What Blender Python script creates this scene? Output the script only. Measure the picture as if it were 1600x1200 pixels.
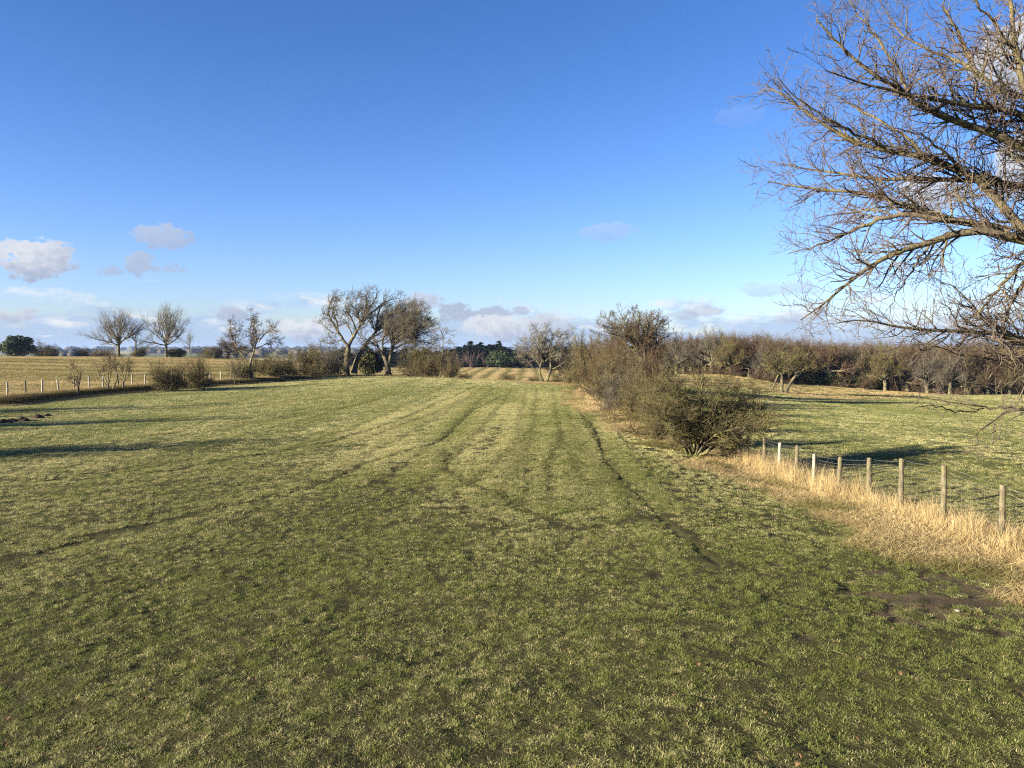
import bpy, math, random
import numpy as np

# ------------------------------------------------------------------ scene, camera, light
scene = bpy.context.scene
for o in list(bpy.data.objects):
    bpy.data.objects.remove(o)
COL = scene.collection
R = math.radians

CAM_Z = 3.4
PITCH = math.atan(55 / 1200)
cam_d = bpy.data.cameras.new('camera')
cam = bpy.data.objects.new('camera', cam_d)
COL.objects.link(cam)
cam.location = (0, 0, CAM_Z)
cam.rotation_euler = (R(90) - PITCH, 0, 0)
cam_d.sensor_width = 36
cam_d.lens = 27
cam_d.clip_start = 0.05
cam_d.clip_end = 20000
scene.camera = cam

SUN_EL = R(14)
SUN_AZ = math.atan2(-0.90, -0.43)          # azimuth of the sun, measured clockwise from +Y
SKY_STRENGTH = 0.05
EXPOSURE = 2.14
scene.view_settings.view_transform = 'Standard'
scene.view_settings.look = 'None'
scene.view_settings.exposure = EXPOSURE
scene.view_settings.gamma = 1
scene.view_settings.use_curve_mapping = False

sun_dir = np.array([math.sin(SUN_AZ) * math.cos(SUN_EL), math.cos(SUN_AZ) * math.cos(SUN_EL), math.sin(SUN_EL)])
sl = bpy.data.lights.new('sun', 'SUN')
sl.energy = 5.0
sl.angle = R(0.53)
sl.color = (1.0, 0.88, 0.69)
sun = bpy.data.objects.new('sun', sl)
COL.objects.link(sun)
sun.location = tuple(sun_dir * 60)
from mathutils import Vector
sun.rotation_euler = Vector(tuple(sun_dir)).to_track_quat('Z', 'Y').to_euler()

try:
    scene.cycles.max_bounces = 6
    scene.cycles.diffuse_bounces = 2
    scene.cycles.transmission_bounces = 3
    scene.cycles.transparent_max_bounces = 6
    scene.cycles.volume_bounces = 0
    scene.cycles.use_denoising = False
    scene.cycles.sample_clamp_indirect = 4.0
    scene.cycles.sample_clamp_direct = 10.0
    scene.cycles.pixel_filter_type = 'BLACKMAN_HARRIS'
    scene.cycles.filter_width = 1.2
except Exception:
    pass


def at_pixel(px, py, d):
    """point of the photograph (1600 x 1200) at a distance d along +Y"""
    dx = (np.asarray(px, float) - 800) / 1200
    dv = (600 - np.asarray(py, float)) / 1200
    y = math.cos(PITCH) + dv * math.sin(PITCH)
    z = -math.sin(PITCH) + dv * math.cos(PITCH)
    s = d / y
    return np.stack(np.broadcast_arrays(dx * s, y * s, CAM_Z + z * s), -1)


# ------------------------------------------------------------------ world: sky and clouds
world = bpy.data.worlds.new('World')
scene.world = world
world.use_nodes = True
wn, wl = world.node_tree.nodes, world.node_tree.links
wn.clear()


def wm(op, a, b=None, c=None):
    n = wn.new('ShaderNodeMath'); n.operation = op
    for i, v in enumerate((a, b, c)):
        if v is None: continue
        if isinstance(v, (int, float)): n.inputs[i].default_value = v
        else: wl.new(v, n.inputs[i])
    return n.outputs[0]


def wstep(v, lo, hi):
    n = wn.new('ShaderNodeMapRange'); n.interpolation_type = 'SMOOTHSTEP'
    wl.new(v, n.inputs[0])
    n.inputs[1].default_value = lo; n.inputs[2].default_value = hi
    n.inputs[3].default_value = 0; n.inputs[4].default_value = 1
    return n.outputs[0]


def wmix(f, a, b):
    n = wn.new('ShaderNodeMix'); n.data_type = 'RGBA'
    wl.new(f, n.inputs[0])
    for i, v in ((6, a), (7, b)):
        if isinstance(v, tuple): n.inputs[i].default_value = (*v, 1)
        else: wl.new(v, n.inputs[i])
    return n.outputs[2]


def wnoise(vec, scale, detail=5, rough=0.55):
    n = wn.new('ShaderNodeTexNoise'); n.noise_dimensions = '3D'
    wl.new(vec, n.inputs['Vector'])
    n.inputs['Scale'].default_value = scale
    n.inputs['Detail'].default_value = detail
    n.inputs['Roughness'].default_value = rough
    return n.outputs[0]


sky = wn.new('ShaderNodeTexSky')
sky.sky_type = 'NISHITA'
sky.sun_disc = False
sky.sun_elevation = SUN_EL
sky.sun_rotation = SUN_AZ
sky.altitude = 60
sky.air_density = 1.0
sky.dust_density = 0.35
sky.ozone_density = 2.2
hsv = wn.new('ShaderNodeHueSaturation')
hsv.inputs['Saturation'].default_value = 1.12
wl.new(sky.outputs[0], hsv.inputs['Color'])
tc = wn.new('ShaderNodeTexCoord')
sep = wn.new('ShaderNodeSeparateXYZ')
wl.new(tc.outputs['Generated'], sep.inputs[0])
sx, sy, sz = sep.outputs
DEG = 180 / math.pi
az = wm('MULTIPLY', wm('ARCTAN2', sx, sy), DEG)
el = wm('MULTIPLY', wm('ARCSINE', sz), DEG)
# clear polar air: cooler towards the horizon than the single-scattering sky model, the same all the way round
tint = wmix(wstep(wm('ABSOLUTE', sz), 0.0, 0.42), (0.72, 0.80, 1.24), (0.465, 0.63, 0.985))
tm = wn.new('ShaderNodeMix'); tm.data_type = 'RGBA'; tm.blend_type = 'MULTIPLY'
tm.inputs[0].default_value = 1.0
wl.new(hsv.outputs[0], tm.inputs[6]); wl.new(tint, tm.inputs[7])
sky_col = tm.outputs[2]
comb = wn.new('ShaderNodeCombineXYZ')
wl.new(az, comb.inputs[0]); wl.new(wm('MULTIPLY', el, 1.5), comb.inputs[1])
n_big = wm('SUBTRACT', wnoise(comb.outputs[0], 0.45, 6, 0.6), 0.5)
n_fine = wm('SUBTRACT', wnoise(comb.outputs[0], 1.5, 5, 0.6), 0.5)
n_warp = wm('ADD', wm('MULTIPLY', n_big, 2.5), wm('MULTIPLY', n_fine, 1.7))
UNIT = 1.0 / (SKY_STRENGTH * 2 ** EXPOSURE)
CLOUD_DARK = tuple(v * UNIT for v in (0.43, 0.50, 0.66))
CLOUD_LIT = tuple(v * UNIT for v in (0.88, 0.89, 0.92))
CLOUD_HAZE = tuple(v * UNIT for v in (0.46, 0.61, 0.86))


def px_dir(px, py):
    p = at_pixel(px, py, 100.0) - np.array([0, 0, CAM_Z])
    return math.degrees(math.atan2(p[0], p[1])), math.degrees(math.asin(p[2] / np.linalg.norm(p)))


# a bank of low cumulus all round the horizon, then the single clouds above it
bandv = wn.new('ShaderNodeCombineXYZ')
wl.new(wm('MULTIPLY', az, 0.55), bandv.inputs[0]); wl.new(wm('MULTIPLY', el, 1.6), bandv.inputs[1])
bnoise = wm('ADD', wnoise(bandv.outputs[0], 0.30, 6, 0.58), wm('MULTIPLY', n_fine, 0.14))
cover = wm('SUBTRACT', wm('ADD', bnoise, 0.16), wm('MULTIPLY', el, 0.082))
bank = wm('MULTIPLY', wstep(cover, 0.40, 0.56), 0.86)
shade_n = wnoise(bandv.outputs[0], 0.62, 5, 0.55)
bank_lit = wstep(wm('ADD', shade_n, wm('MULTIPLY', wm('SUBTRACT', el, 1.6), 0.07)), 0.50, 0.72)
bank_col = wmix(bank_lit, CLOUD_HAZE, tuple(v * UNIT for v in (0.88, 0.91, 0.95)))
col = wmix(bank, sky_col, bank_col)
# (px, py, half width, half height, opacity, lit)
clouds = [(56, 405, 64, 31, 0.97, 0.9), (255, 369, 44, 20, 0.7, 0.4), (171, 424, 22, 9, 0.65, 0.1),
          (217, 412, 22, 18, 0.75, 0.25), (263, 421, 30, 11, 0.65, 0.1), (365, 490, 25, 12, 0.85, 0.3),
          (660, 473, 33, 15, 0.85, 0.5), (704, 489, 36, 15, 0.9, 0.08), (770, 489, 34, 9, 0.85, 0.1),
          (812, 486, 14, 7, 0.7, 0.1), (950, 361, 46, 15, 0.36, 0.5), (1160, 180, 40, 18, 0.10, 0.8),
          (28, 493, 32, 13, 0.9, 0.6), (485, 515, 48, 20, 0.95, 1.0), (785, 513, 62, 20, 0.95, 0.95),
          (855, 512, 40, 20, 0.8, 0.7), (1066, 493, 28, 8, 0.6, 0.3), (1240, 497, 46, 9, 0.7, 0.4),
          (1095, 486, 30, 8, 0.5, 0.3), (1575, 90, 62, 62, 0.98, 1.1), (1455, 305, 55, 32, 0.9, 1.0),
          (1590, 262, 40, 52, 0.98, 1.1), (1215, 450, 52, 12, 0.4, 0.6)]
for (cx, cy, w, h, op, lit) in clouds:
    a0, e0 = px_dir(cx, cy)
    aw = abs(px_dir(cx + w, cy)[0] - px_dir(cx - w, cy)[0]) / 2 * 1.15
    eh = abs(px_dir(cx, cy + h)[1] - px_dir(cx, cy - h)[1]) / 2 * 1.15
    u = wm('DIVIDE', wm('SUBTRACT', az, a0), aw)
    v = wm('DIVIDE', wm('SUBTRACT', el, e0), eh)
    r2 = wm('ADD', wm('MULTIPLY', u, u), wm('MULTIPLY', v, v))
    f = wm('SUBTRACT', wm('SUBTRACT', 1.0, r2), wm('MULTIPLY', n_warp, 1.25))
    m = wm('MULTIPLY', wstep(f, 0.02, 0.58), op)
    lt = wm('MULTIPLY', wstep(wm('ADD', wm('MULTIPLY', wm('SUBTRACT', v, wm('MULTIPLY', u, 0.45)), 0.5),
                                 wm('MULTIPLY', n_warp, 0.75)), -0.75, 0.7), lit)
    lt = wm('MINIMUM', lt, 1.0)
    col = wmix(m, col, wmix(lt, CLOUD_DARK, CLOUD_LIT))
bg = wn.new('ShaderNodeBackground')
bg.inputs['Strength'].default_value = SKY_STRENGTH
wl.new(col, bg.inputs['Color'])
wo = wn.new('ShaderNodeOutputWorld')
wl.new(bg.outputs[0], wo.inputs['Surface'])

# ------------------------------------------------------------------ terrain
BORDER_U = [-900, -400, 0, 200, 330, 430, 540, 620, 690, 760, 830, 900, 940, 1060, 1130, 1190, 1240, 1290, 1340, 1420, 1460, 1500, 1600, 2400]
BORDER_D = [30, 38, 46, 60, 70, 78, 92, 93, 88, 83, 77, 71, 75, 85, 92, 93, 88, 85, 84, 95, 112, 124, 124, 124]


def bearing(x, y):
    return np.where(y > 0.5, 800 + 1200 * x / np.maximum(y, 0.5), np.where(x > 0, 9000, -9000))


ctrl = [(0, 0, 0), (0, 6, 0), (-5, 6, 0), (5, 6, 0), (0, 15, 0), (-10, 15, 0), (-30, 10, .1), (30, -10, -.5), (-30, -20, 0),
        (0, -30, 0), (9, 14, -.2), (12, 12, -.35), (20, 14, -.7), (8.35, 19.6, -.48), (7.8, 25.5, -.55), (6, 24.5, -.08),
        (4, 20, 0), (6.4, 16, -.05), (6.9, 13, -.06), (40, 10, -1.2), (50, 40, -2.2), (-60, 20, .3)]


def add_px(px, py, d):
    ctrl.append(tuple(at_pixel(px, py, d)))


def add_z(px, d, z):
    ctrl.append(((px - 800) / 1200 * d, d, z))


for a in [(0, 690, 28), (300, 690, 28), (0, 632, 47), (200, 613, 60), (330, 603, 70), (430, 597, 78), (540, 587, 95), (620, 588, 93),
          (690, 591, 88), (760, 594, 83), (830, 600, 76), (900, 604, 69), (935, 620, 55), (1000, 650, 39), (500, 640, 43),
          (700, 640, 43), (800, 620, 54), (1280, 690, 34), (1500, 700, 30), (1400, 650, 55), (1600, 660, 50), (1300, 625, 82),
          (1500, 622, 100), (1600, 620, 105), (1230, 617, 90), (1130, 588, 115), (1170, 597, 105), (1190, 606, 97), (1080, 585, 120),
          (1250, 603, 120), (1300, 604, 122), (1400, 612, 122), (1500, 617, 120), (1600, 617, 120), (720, 575, 290), (800, 575, 290),
          (900, 578, 280), (620, 576, 280)]:
    add_px(*a)
for a in [(720, 130, -3.6), (800, 130, -3.7), (900, 130, -3.5), (720, 200, -3.9), (800, 200, -3.9), (900, 200, -3.9), (620, 140, -1.8),
          (560, 150, -1.4), (0, 100, .45), (200, 110, .35), (0, 200, 1.25), (200, 200, 1.2), (330, 200, .9), (430, 200, .3), (500, 200, -.8),
          (-300, 200, 1.3), (0, 300, -2), (200, 300, -2), (400, 300, -2.2), (1000, 60, -.3), (1060, 60, -.8), (1000, 100, -.6), (950, 80, -.2),
          (930, 110, -1.5), (1120, 180, -1), (1300, 180, -3.3), (1600, 180, -3.5), (2000, 180, -4), (1700, 40, -1.4)]:
    add_z(*a)
for k in range(16):
    t = k / 16 * 2 * math.pi
    for rr, zz in ((600, -6), (1600, -7.5), (6000, -7.5)):
        ctrl.append((rr * math.sin(t), rr * math.cos(t), zz))
ctrl = np.array(ctrl)


def warp(x, y):
    r = np.sqrt(x * x + y * y) + 1e-6
    s = np.log1p(r / 15) / r
    return x * s, y * s


cwx, cwy = warp(ctrl[:, 0], ctrl[:, 1])


def tps(r2):
    return 0.5 * r2 * np.log(r2 + 1e-9)


_n = len(ctrl)
_A = np.zeros((_n + 3, _n + 3))
_A[:_n, :_n] = tps((cwx[:, None] - cwx) ** 2 + (cwy[:, None] - cwy) ** 2) + np.eye(_n) * 0.004
_A[:_n, _n:] = np.stack([np.ones(_n), cwx, cwy], 1)
_A[_n:, :_n] = _A[:_n, _n:].T
_sol = np.linalg.solve(_A, np.concatenate([ctrl[:, 2], np.zeros(3)]))


def smooth(x, a, b):
    t = np.clip((x - a) / (b - a), 0, 1)
    return t * t * (3 - 2 * t)


def height(x, y):
    x = np.atleast_1d(np.asarray(x, float)); y = np.atleast_1d(np.asarray(y, float))
    out = np.empty(x.shape)
    for i in range(0, x.size, 40000):
        a, b = x.ravel()[i:i + 40000], y.ravel()[i:i + 40000]
        wx, wy = warp(a, b)
        k = tps((wx[:, None] - cwx) ** 2 + (wy[:, None] - cwy) ** 2)
        out.ravel()[i:i + 40000] = k @ _sol[:_n] + _sol[_n] + _sol[_n + 1] * wx + _sol[_n + 2] * wy
    # small undulation and the raised bank under the left fence
    r = np.sqrt(x * x + y * y)
    out += 0.022 * np.sin(x * 1.1 + 0.6 * y) * np.sin(y * 0.9 - 0.4 * x) * smooth(90 - r, 0, 60)
    u = bearing(x, y)
    bd = np.interp(u, BORDER_U, BORDER_D)
    out += 0.38 * smooth(y - bd, -0.2, 1.5) * smooth(-u, -520, -420) * smooth(150 - y, 0, 60)
    return out


def ground_at(px, py):
    d = np.geomspace(3, 900, 900)
    p = at_pixel(px, py, d)
    hit = np.nonzero(p[:, 2] < height(p[:, 0], p[:, 1]))[0]
    i = hit[0] if len(hit) else len(d) - 1
    return p[i]


# value noise for placing things
_tab = np.random.default_rng(5).random((256, 256))


def vnoise(x, y):
    xi, yi = np.floor(x).astype(int), np.floor(y).astype(int)
    fx, fy = x - xi, y - yi
    fx, fy = fx * fx * (3 - 2 * fx), fy * fy * (3 - 2 * fy)
    g = lambda a, b: _tab[a % 256, b % 256]
    return (g(xi, yi) * (1 - fx) + g(xi + 1, yi) * fx) * (1 - fy) + (g(xi, yi + 1) * (1 - fx) + g(xi + 1, yi + 1) * fx) * fy


def fbm(x, y):
    return 0.55 * vnoise(x, y) + 0.3 * vnoise(x * 2.1 + 7, y * 2.1 + 3) + 0.15 * vnoise(x * 4.3 + 1, y * 4.3 + 9)


# tyre tracks across the pasture: (photo polyline, half width, depth of the mark)
TRACKS_PX = [
    ([(1130, 885), (1085, 860), (1050, 830), (1020, 795), (985, 760), (955, 735), (938, 705), (935, 685), (925, 665), (910, 650), (906, 640), (918, 628), (910, 612)], 0.13, 1.0),
    ([(862, 790), (852, 755), (852, 722), (868, 692), (875, 668), (868, 640)], 0.14, 0.45),
    ([(0, 882), (150, 838), (320, 800), (400, 784), (480, 765), (540, 742), (570, 725), (640, 705), (690, 690), (715, 665), (740, 642), (782, 620)], 0.13, 1.0),
    ([(0, 752), (110, 752), (250, 740), (380, 715), (500, 695), (600, 665), (680, 632), (748, 602)], 0.14, 0.95),
    ([(880, 824), (820, 792), (760, 768), (725, 747), (708, 742), (697, 725), (688, 705)], 0.11, 0.5),
    ([(742, 757), (765, 735), (795, 705), (832, 673)], 0.14, 0.4),
    ([(380, 665), (480, 648), (565, 632), (650, 608)], 0.14, 0.4),
    ([(560, 690), (620, 668), (680, 645), (720, 625)], 0.14, 0.35),
    ([(180, 690), (300, 672), (420, 655), (520, 636)], 0.14, 0.35),
    ([(0, 790), (150, 775), (300, 752), (430, 728)], 0.14, 0.35),
    ([(905, 690), (930, 720), (948, 760)], 0.12, 0.25),
]
for k, (xb, yb, xt) in enumerate(((300, 700, 640), (420, 712, 690), (520, 742, 752), (590, 752, 770), (655, 770, 800), (780, 790, 822), (820, 800, 838), (905, 800, 862), (940, 790, 876), (985, 800, 890), (1010, 790, 897), (210, 660, 560), (330, 645, 600))):
    TRACKS_PX.append(([(xb, yb), (xb + (xt - xb) * .42 + (8 if k % 2 else -6), yb - (yb - 606) * .36), (xb + (xt - xb) * .75, yb - (yb - 606) * .70), (xt, 606)], .13, .28 + .1 * (k % 3 == 0)))
tracks = []
for pts, hw, wt in TRACKS_PX:
    w = np.array([ground_at(a, b)[:2] for a, b in pts])
    seg = np.concatenate([[0], np.cumsum(np.linalg.norm(np.diff(w, axis=0), axis=1))])
    s = np.linspace(0, seg[-1], max(int(seg[-1] / 0.6), 8))
    w = np.stack([np.interp(s, seg, w[:, 0]), np.interp(s, seg, w[:, 1])], 1)
    for _ in range(4):
        w[1:-1] = 0.25 * w[:-2] + 0.5 * w[1:-1] + 0.25 * w[2:]
    w[:, 0] += 0.12 * (vnoise(s * 0.35, s * 0 + hw * 50 + wt * 9) - 0.5)
    tracks.append((w, hw, wt))


def track_mask(x, y, grow=0.0):
    m = np.zeros(x.shape)
    for w, hw, wt in tracks:
        lo, hi = w.min(0) - 1.0, w.max(0) + 1.0
        sel = np.nonzero((x > lo[0]) & (x < hi[0]) & (y > lo[1]) & (y < hi[1]))[0]
        if not len(sel): continue
        px, py = x[sel], y[sel]
        best = np.full(len(sel), 9.0)
        for a, b in zip(w[:-1], w[1:]):
            ab = b - a
            t = np.clip(((px - a[0]) * ab[0] + (py - a[1]) * ab[1]) / (ab @ ab), 0, 1)
            best = np.minimum(best, np.hypot(px - a[0] - t * ab[0], py - a[1] - t * ab[1]))
        hw2 = hw * .62 + grow
        m[sel] = np.maximum(m[sel], wt * (1 - smooth(best, hw2 * 0.6, hw2 * 1.3)))
    return m


FENCE = np.array([(10.6, 6.0), (9.6, 10.0), (8.95, 14.0), (8.35, 19.6), (7.7, 26.5), (6.6, 30.0), (5.2, 45.0), (6.0, 60.0)])


def fence_side(x, y):
    """metres to the left of the right-hand fence line (negative: beyond it)"""
    return np.interp(y, FENCE[:, 1], FENCE[:, 0]) - x


def mud_mask(x, y):
    n = fbm(x * 0.9 + 30, y * 0.9)
    g1 = np.exp(-(((x - 6.6) / 3.4) ** 2 + ((y - 10.4) / 2.1) ** 2)) * 1.15
    g2 = np.exp(-(((x - 1.9) / 0.9) ** 2 + ((y - 11.3) / 0.5) ** 2)) * 0.85
    g3 = np.exp(-(((x - 4.1) / 1.0) ** 2 + ((y - 11.9) / 0.7) ** 2)) * 0.8
    g4 = np.exp(-(((x - 3.6) / 3.2) ** 2 + ((y - 6.4) / 0.32) ** 2)) * 0.75
    g5 = np.exp(-(((x + 1.0) / 1.2) ** 2 + ((y - 6.1) / 0.3) ** 2)) * 0.7
    g6 = np.exp(-(((x - 4.0) / 0.9) ** 2 + ((y - 22.0) / 1.0) ** 2)) * 0.75
    g = np.maximum.reduce([g1, g2, g3, g4, g5, g6])
    n = .45 * n + .55 * fbm(x * 2.7 + 5, y * 3.6)
    return .85 * smooth(n + g * 0.42, 0.78, 0.94)


def regions(x, y):
    u = bearing(x, y)
    r = np.hypot(x, y)
    bd = np.interp(u, BORDER_U, BORDER_D)
    wob = (fbm(x * 0.25, y * 0.25) - 0.5) * 3
    dry = smooth(y - bd + wob, -0.5, 1.5)
    fs = fence_side(x, y)
    strip = (1 - smooth(fs + (fbm(x * 0.8, y * 0.8) - 0.5) * 2.4, 1.3, 2.6)) * smooth(fs, -1.0, -0.2) * (y < 62) * (y > 3)
    dry = np.maximum(dry, strip * 0.9)
    wood = smooth(y - 123 + wob, -1, 2) * smooth(u, 930, 1000) * (r < 420)
    far = smooth(r, 250, 330)
    return dry, wood, far


# ------------------------------------------------------------------ materials
def new_mat(name):
    m = bpy.data.materials.new(name)
    m.use_nodes = True
    m.node_tree.nodes.clear()
    return m


class NT:
    def __init__(s, m): s.n, s.l = m.node_tree.nodes, m.node_tree.links
    def put(s, sock, v):
        if isinstance(v, (int, float)): sock.default_value = v
        elif isinstance(v, tuple): sock.default_value = (*v, 1) if len(v) == 3 and sock.type == 'RGBA' else v
        else: s.l.new(v, sock)
    def math(s, op, a, b=0.0):
        n = s.n.new('ShaderNodeMath'); n.operation = op
        s.put(n.inputs[0], a); s.put(n.inputs[1], b)
        return n.outputs[0]
    def step(s, v, lo, hi, a=0.0, b=1.0):
        n = s.n.new('ShaderNodeMapRange'); n.interpolation_type = 'SMOOTHSTEP'
        s.put(n.inputs[0], v)
        for i, q in zip((1, 2, 3, 4), (lo, hi, a, b)): n.inputs[i].default_value = q
        return n.outputs[0]
    def mix(s, f, a, b):
        n = s.n.new('ShaderNodeMix'); n.data_type = 'RGBA'
        s.put(n.inputs[0], f); s.put(n.inputs[6], a); s.put(n.inputs[7], b)
        return n.outputs[2]
    def attr(s, name, kind='GEOMETRY'):
        n = s.n.new('ShaderNodeAttribute'); n.attribute_name = name; n.attribute_type = kind
        return n.outputs['Fac']
    def pos(s): return s.n.new('ShaderNodeNewGeometry').outputs['Position']
    def obj(s): return s.n.new('ShaderNodeTexCoord').outputs['Object']
    def rand(s): return s.n.new('ShaderNodeObjectInfo').outputs['Random']
    def noise(s, vec, scale, detail=4, rough=0.55, scl=None):
        if scl:
            mp = s.n.new('ShaderNodeMapping'); mp.inputs['Scale'].default_value = scl
            s.l.new(vec, mp.inputs['Vector']); vec = mp.outputs[0]
        n = s.n.new('ShaderNodeTexNoise')
        s.l.new(vec, n.inputs['Vector'])
        n.inputs['Scale'].default_value = scale; n.inputs['Detail'].default_value = detail
        n.inputs['Roughness'].default_value = rough
        return n.outputs[0]
    def out(s, sh):
        o = s.n.new('ShaderNodeOutputMaterial'); s.l.new(sh, o.inputs['Surface'])
    def bsdf(s, color, rough=0.9, bump=None, bstr=0.5, bdist=0.05, spec=0.2):
        p = s.n.new('ShaderNodeBsdfPrincipled')
        s.put(p.inputs['Base Color'], color); s.put(p.inputs['Roughness'], rough)
        p.inputs['Specular IOR Level'].default_value = spec
        if bump is not None:
            b = s.n.new('ShaderNodeBump'); b.inputs['Strength'].default_value = bstr; b.inputs['Distance'].default_value = bdist
            s.l.new(bump, b.inputs['Height']); s.l.new(b.outputs[0], p.inputs['Normal'])
        return p.outputs[0]


GREEN_A, GREEN_B = (0.092, 0.113, 0.029), (0.205, 0.222, 0.070)
STRAW_A, STRAW_B = (0.37, 0.335, 0.145), (0.56, 0.505, 0.26)
SOIL = (0.055, 0.036, 0.024)


def mat_ground():
    m = new_mat('ground'); t = NT(m); P = t.pos()
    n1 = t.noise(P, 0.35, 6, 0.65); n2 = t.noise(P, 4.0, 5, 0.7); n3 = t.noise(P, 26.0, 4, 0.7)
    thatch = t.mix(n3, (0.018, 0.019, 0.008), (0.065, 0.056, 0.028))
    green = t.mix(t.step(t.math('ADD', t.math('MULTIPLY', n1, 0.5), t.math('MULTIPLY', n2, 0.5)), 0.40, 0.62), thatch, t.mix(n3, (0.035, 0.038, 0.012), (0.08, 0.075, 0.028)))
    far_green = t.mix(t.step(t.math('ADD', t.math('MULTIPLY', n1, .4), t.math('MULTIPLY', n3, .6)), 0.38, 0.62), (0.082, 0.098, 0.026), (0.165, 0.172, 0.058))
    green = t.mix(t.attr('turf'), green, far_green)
    # stubble: rows along the sowing lines
    rowc = t.attr('row')
    w = t.n.new('ShaderNodeMath'); w.operation = 'SINE'; t.l.new(t.math('MULTIPLY', rowc, 6.28318), w.inputs[0])
    rows = t.step(t.math('ADD', w.outputs[0], t.math('MULTIPLY', t.math('SUBTRACT', n2, 0.5), 1.6)), -0.3, 0.95)
    streak = t.noise(P, 0.09, 5, 0.6, (0.35, 1.6, 1.0))
    straw = t.mix(n2, (0.30, 0.235, 0.10), (0.44, 0.355, 0.175))
    straw = t.mix(t.step(streak, 0.46, 0.66), straw, t.mix(n2, (0.15, 0.15, 0.05), (0.26, 0.22, 0.09)))
    straw = t.mix(t.math('MULTIPLY', rows, t.math('MULTIPLY', t.attr('rowamt'), 0.7)), straw, (0.12, 0.115, 0.045))
    c = t.mix(t.attr('dry'), green, straw)
    # patchwork of far fields
    vor = t.n.new('ShaderNodeTexVoronoi'); vor.inputs['Scale'].default_value = 1 / 330
    t.l.new(P, vor.inputs['Vector'])
    sepn = t.n.new('ShaderNodeSeparateColor'); t.l.new(vor.outputs['Color'], sepn.inputs[0])
    plain = t.mix(t.step(sepn.outputs[0], 0.3, 0.7), (0.11, 0.12, 0.045), (0.34, 0.29, 0.16))
    c = t.mix(t.attr('far'), c, plain)
    c = t.mix(t.attr('wood'), c, t.mix(n2, (0.055, 0.038, 0.02), (0.10, 0.07, 0.035)))
    mudf = t.step(t.math('ADD', t.attr('mud'), t.math('MULTIPLY', t.math('SUBTRACT', n3, 0.5), 0.9)), 0.25, 0.6)
    c = t.mix(mudf, c, t.mix(n3, (0.045, 0.034, 0.020), (0.125, 0.098, 0.058)))
    c = t.mix(t.math('MULTIPLY', t.attr('track'), 0.8), c, t.mix(n2, (0.050, 0.054, 0.018), (0.095, 0.085, 0.035)))
    bump = t.math('ADD', t.math('MULTIPLY', n3, 0.5), n2)
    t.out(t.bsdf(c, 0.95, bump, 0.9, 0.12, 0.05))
    return m


def mat_blade(name, straw=False):
    m = new_mat(name); t = NT(m); P = t.pos()
    b = t.attr('blade'); tone = t.attr('tone', 'INSTANCER'); dark = t.attr('dark', 'INSTANCER')
    n = t.noise(P, 5.0, 3, 0.6)
    if straw:
        dryc = t.mix(b, (0.33, 0.25, 0.115), (0.56, 0.45, 0.24))
        dryc = t.mix(t.step(n, 0.48, 0.70), dryc, t.mix(b, (0.27, 0.175, 0.085), (0.42, 0.29, 0.15)))
        c = t.mix(tone, dryc, t.mix(b, (0.10, 0.10, 0.03), (0.20, 0.18, 0.07)))
    else:
        g = t.mix(b, GREEN_A, GREEN_B)
        s = t.mix(b, STRAW_A, STRAW_B)
        f = t.math('ADD', t.math('ADD', tone, t.math('MULTIPLY', t.math('SUBTRACT', t.attr('kindv'), 0.5), 1.25)), t.math('MULTIPLY', t.math('SUBTRACT', n, 0.5), 1.3))
        c = t.mix(t.step(f, 0.30, 0.80), g, s)
    c = t.mix(dark, c, (0.028, 0.030, 0.012))
    d = t.n.new('ShaderNodeBsdfDiffuse'); t.put(d.inputs['Color'], c)
    tr = t.n.new('ShaderNodeBsdfTranslucent'); t.put(tr.inputs['Color'], c)
    mx = t.n.new('ShaderNodeMixShader'); mx.inputs[0].default_value = 0.36
    t.l.new(d.outputs[0], mx.inputs[1]); t.l.new(tr.outputs[0], mx.inputs[2])
    t.out(mx.outputs[0])
    return m


def mat_bark(name, dark, light, lichen=(0.26, 0.25, 0.07), lich=0.35, scale=6.0, use_rand=0.0, alt=None):
    m = new_mat(name); t = NT(m); P = t.pos()
    n1 = t.noise(P, scale, 5, 0.65, (1, 1, 0.45)); n2 = t.noise(P, scale * 0.35, 4, 0.6); n3 = t.noise(P, scale * 4, 3, 0.6)
    c = t.mix(t.step(n1, 0.35, 0.65), dark, light)
    c = t.mix(t.math('MULTIPLY', t.step(t.math('ADD', n2, t.math('MULTIPLY', n3, 0.25)), 0.60, 0.74), lich), c, lichen)
    if alt is not None:
        c = t.mix(t.math('MULTIPLY', t.rand(), use_rand), c, alt)
    bump = t.math('ADD', n1, t.math('MULTIPLY', n3, 0.4))
    t.out(t.bsdf(c, 0.92, bump, 0.7, 0.04, 0.12))
    return m


def mat_simple(name, a, b, scale=8, alt=None, amt=0.0, rough=0.9, transl=0.0):
    m = new_mat(name); t = NT(m); P = t.pos()
    c = t.mix(t.step(t.noise(P, scale, 4, 0.65), 0.35, 0.65), a, b)
    if alt is not None: c = t.mix(t.math('MULTIPLY', t.rand(), amt), c, alt)
    if transl:
        d = t.n.new('ShaderNodeBsdfDiffuse'); t.put(d.inputs['Color'], c)
        tr = t.n.new('ShaderNodeBsdfTranslucent'); t.put(tr.inputs['Color'], c)
        mx = t.n.new('ShaderNodeMixShader'); mx.inputs[0].default_value = transl
        t.l.new(d.outputs[0], mx.inputs[1]); t.l.new(tr.outputs[0], mx.inputs[2]); t.out(mx.outputs[0])
    else:
        t.out(t.bsdf(c, rough, None, spec=0.15))
    return m


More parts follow.
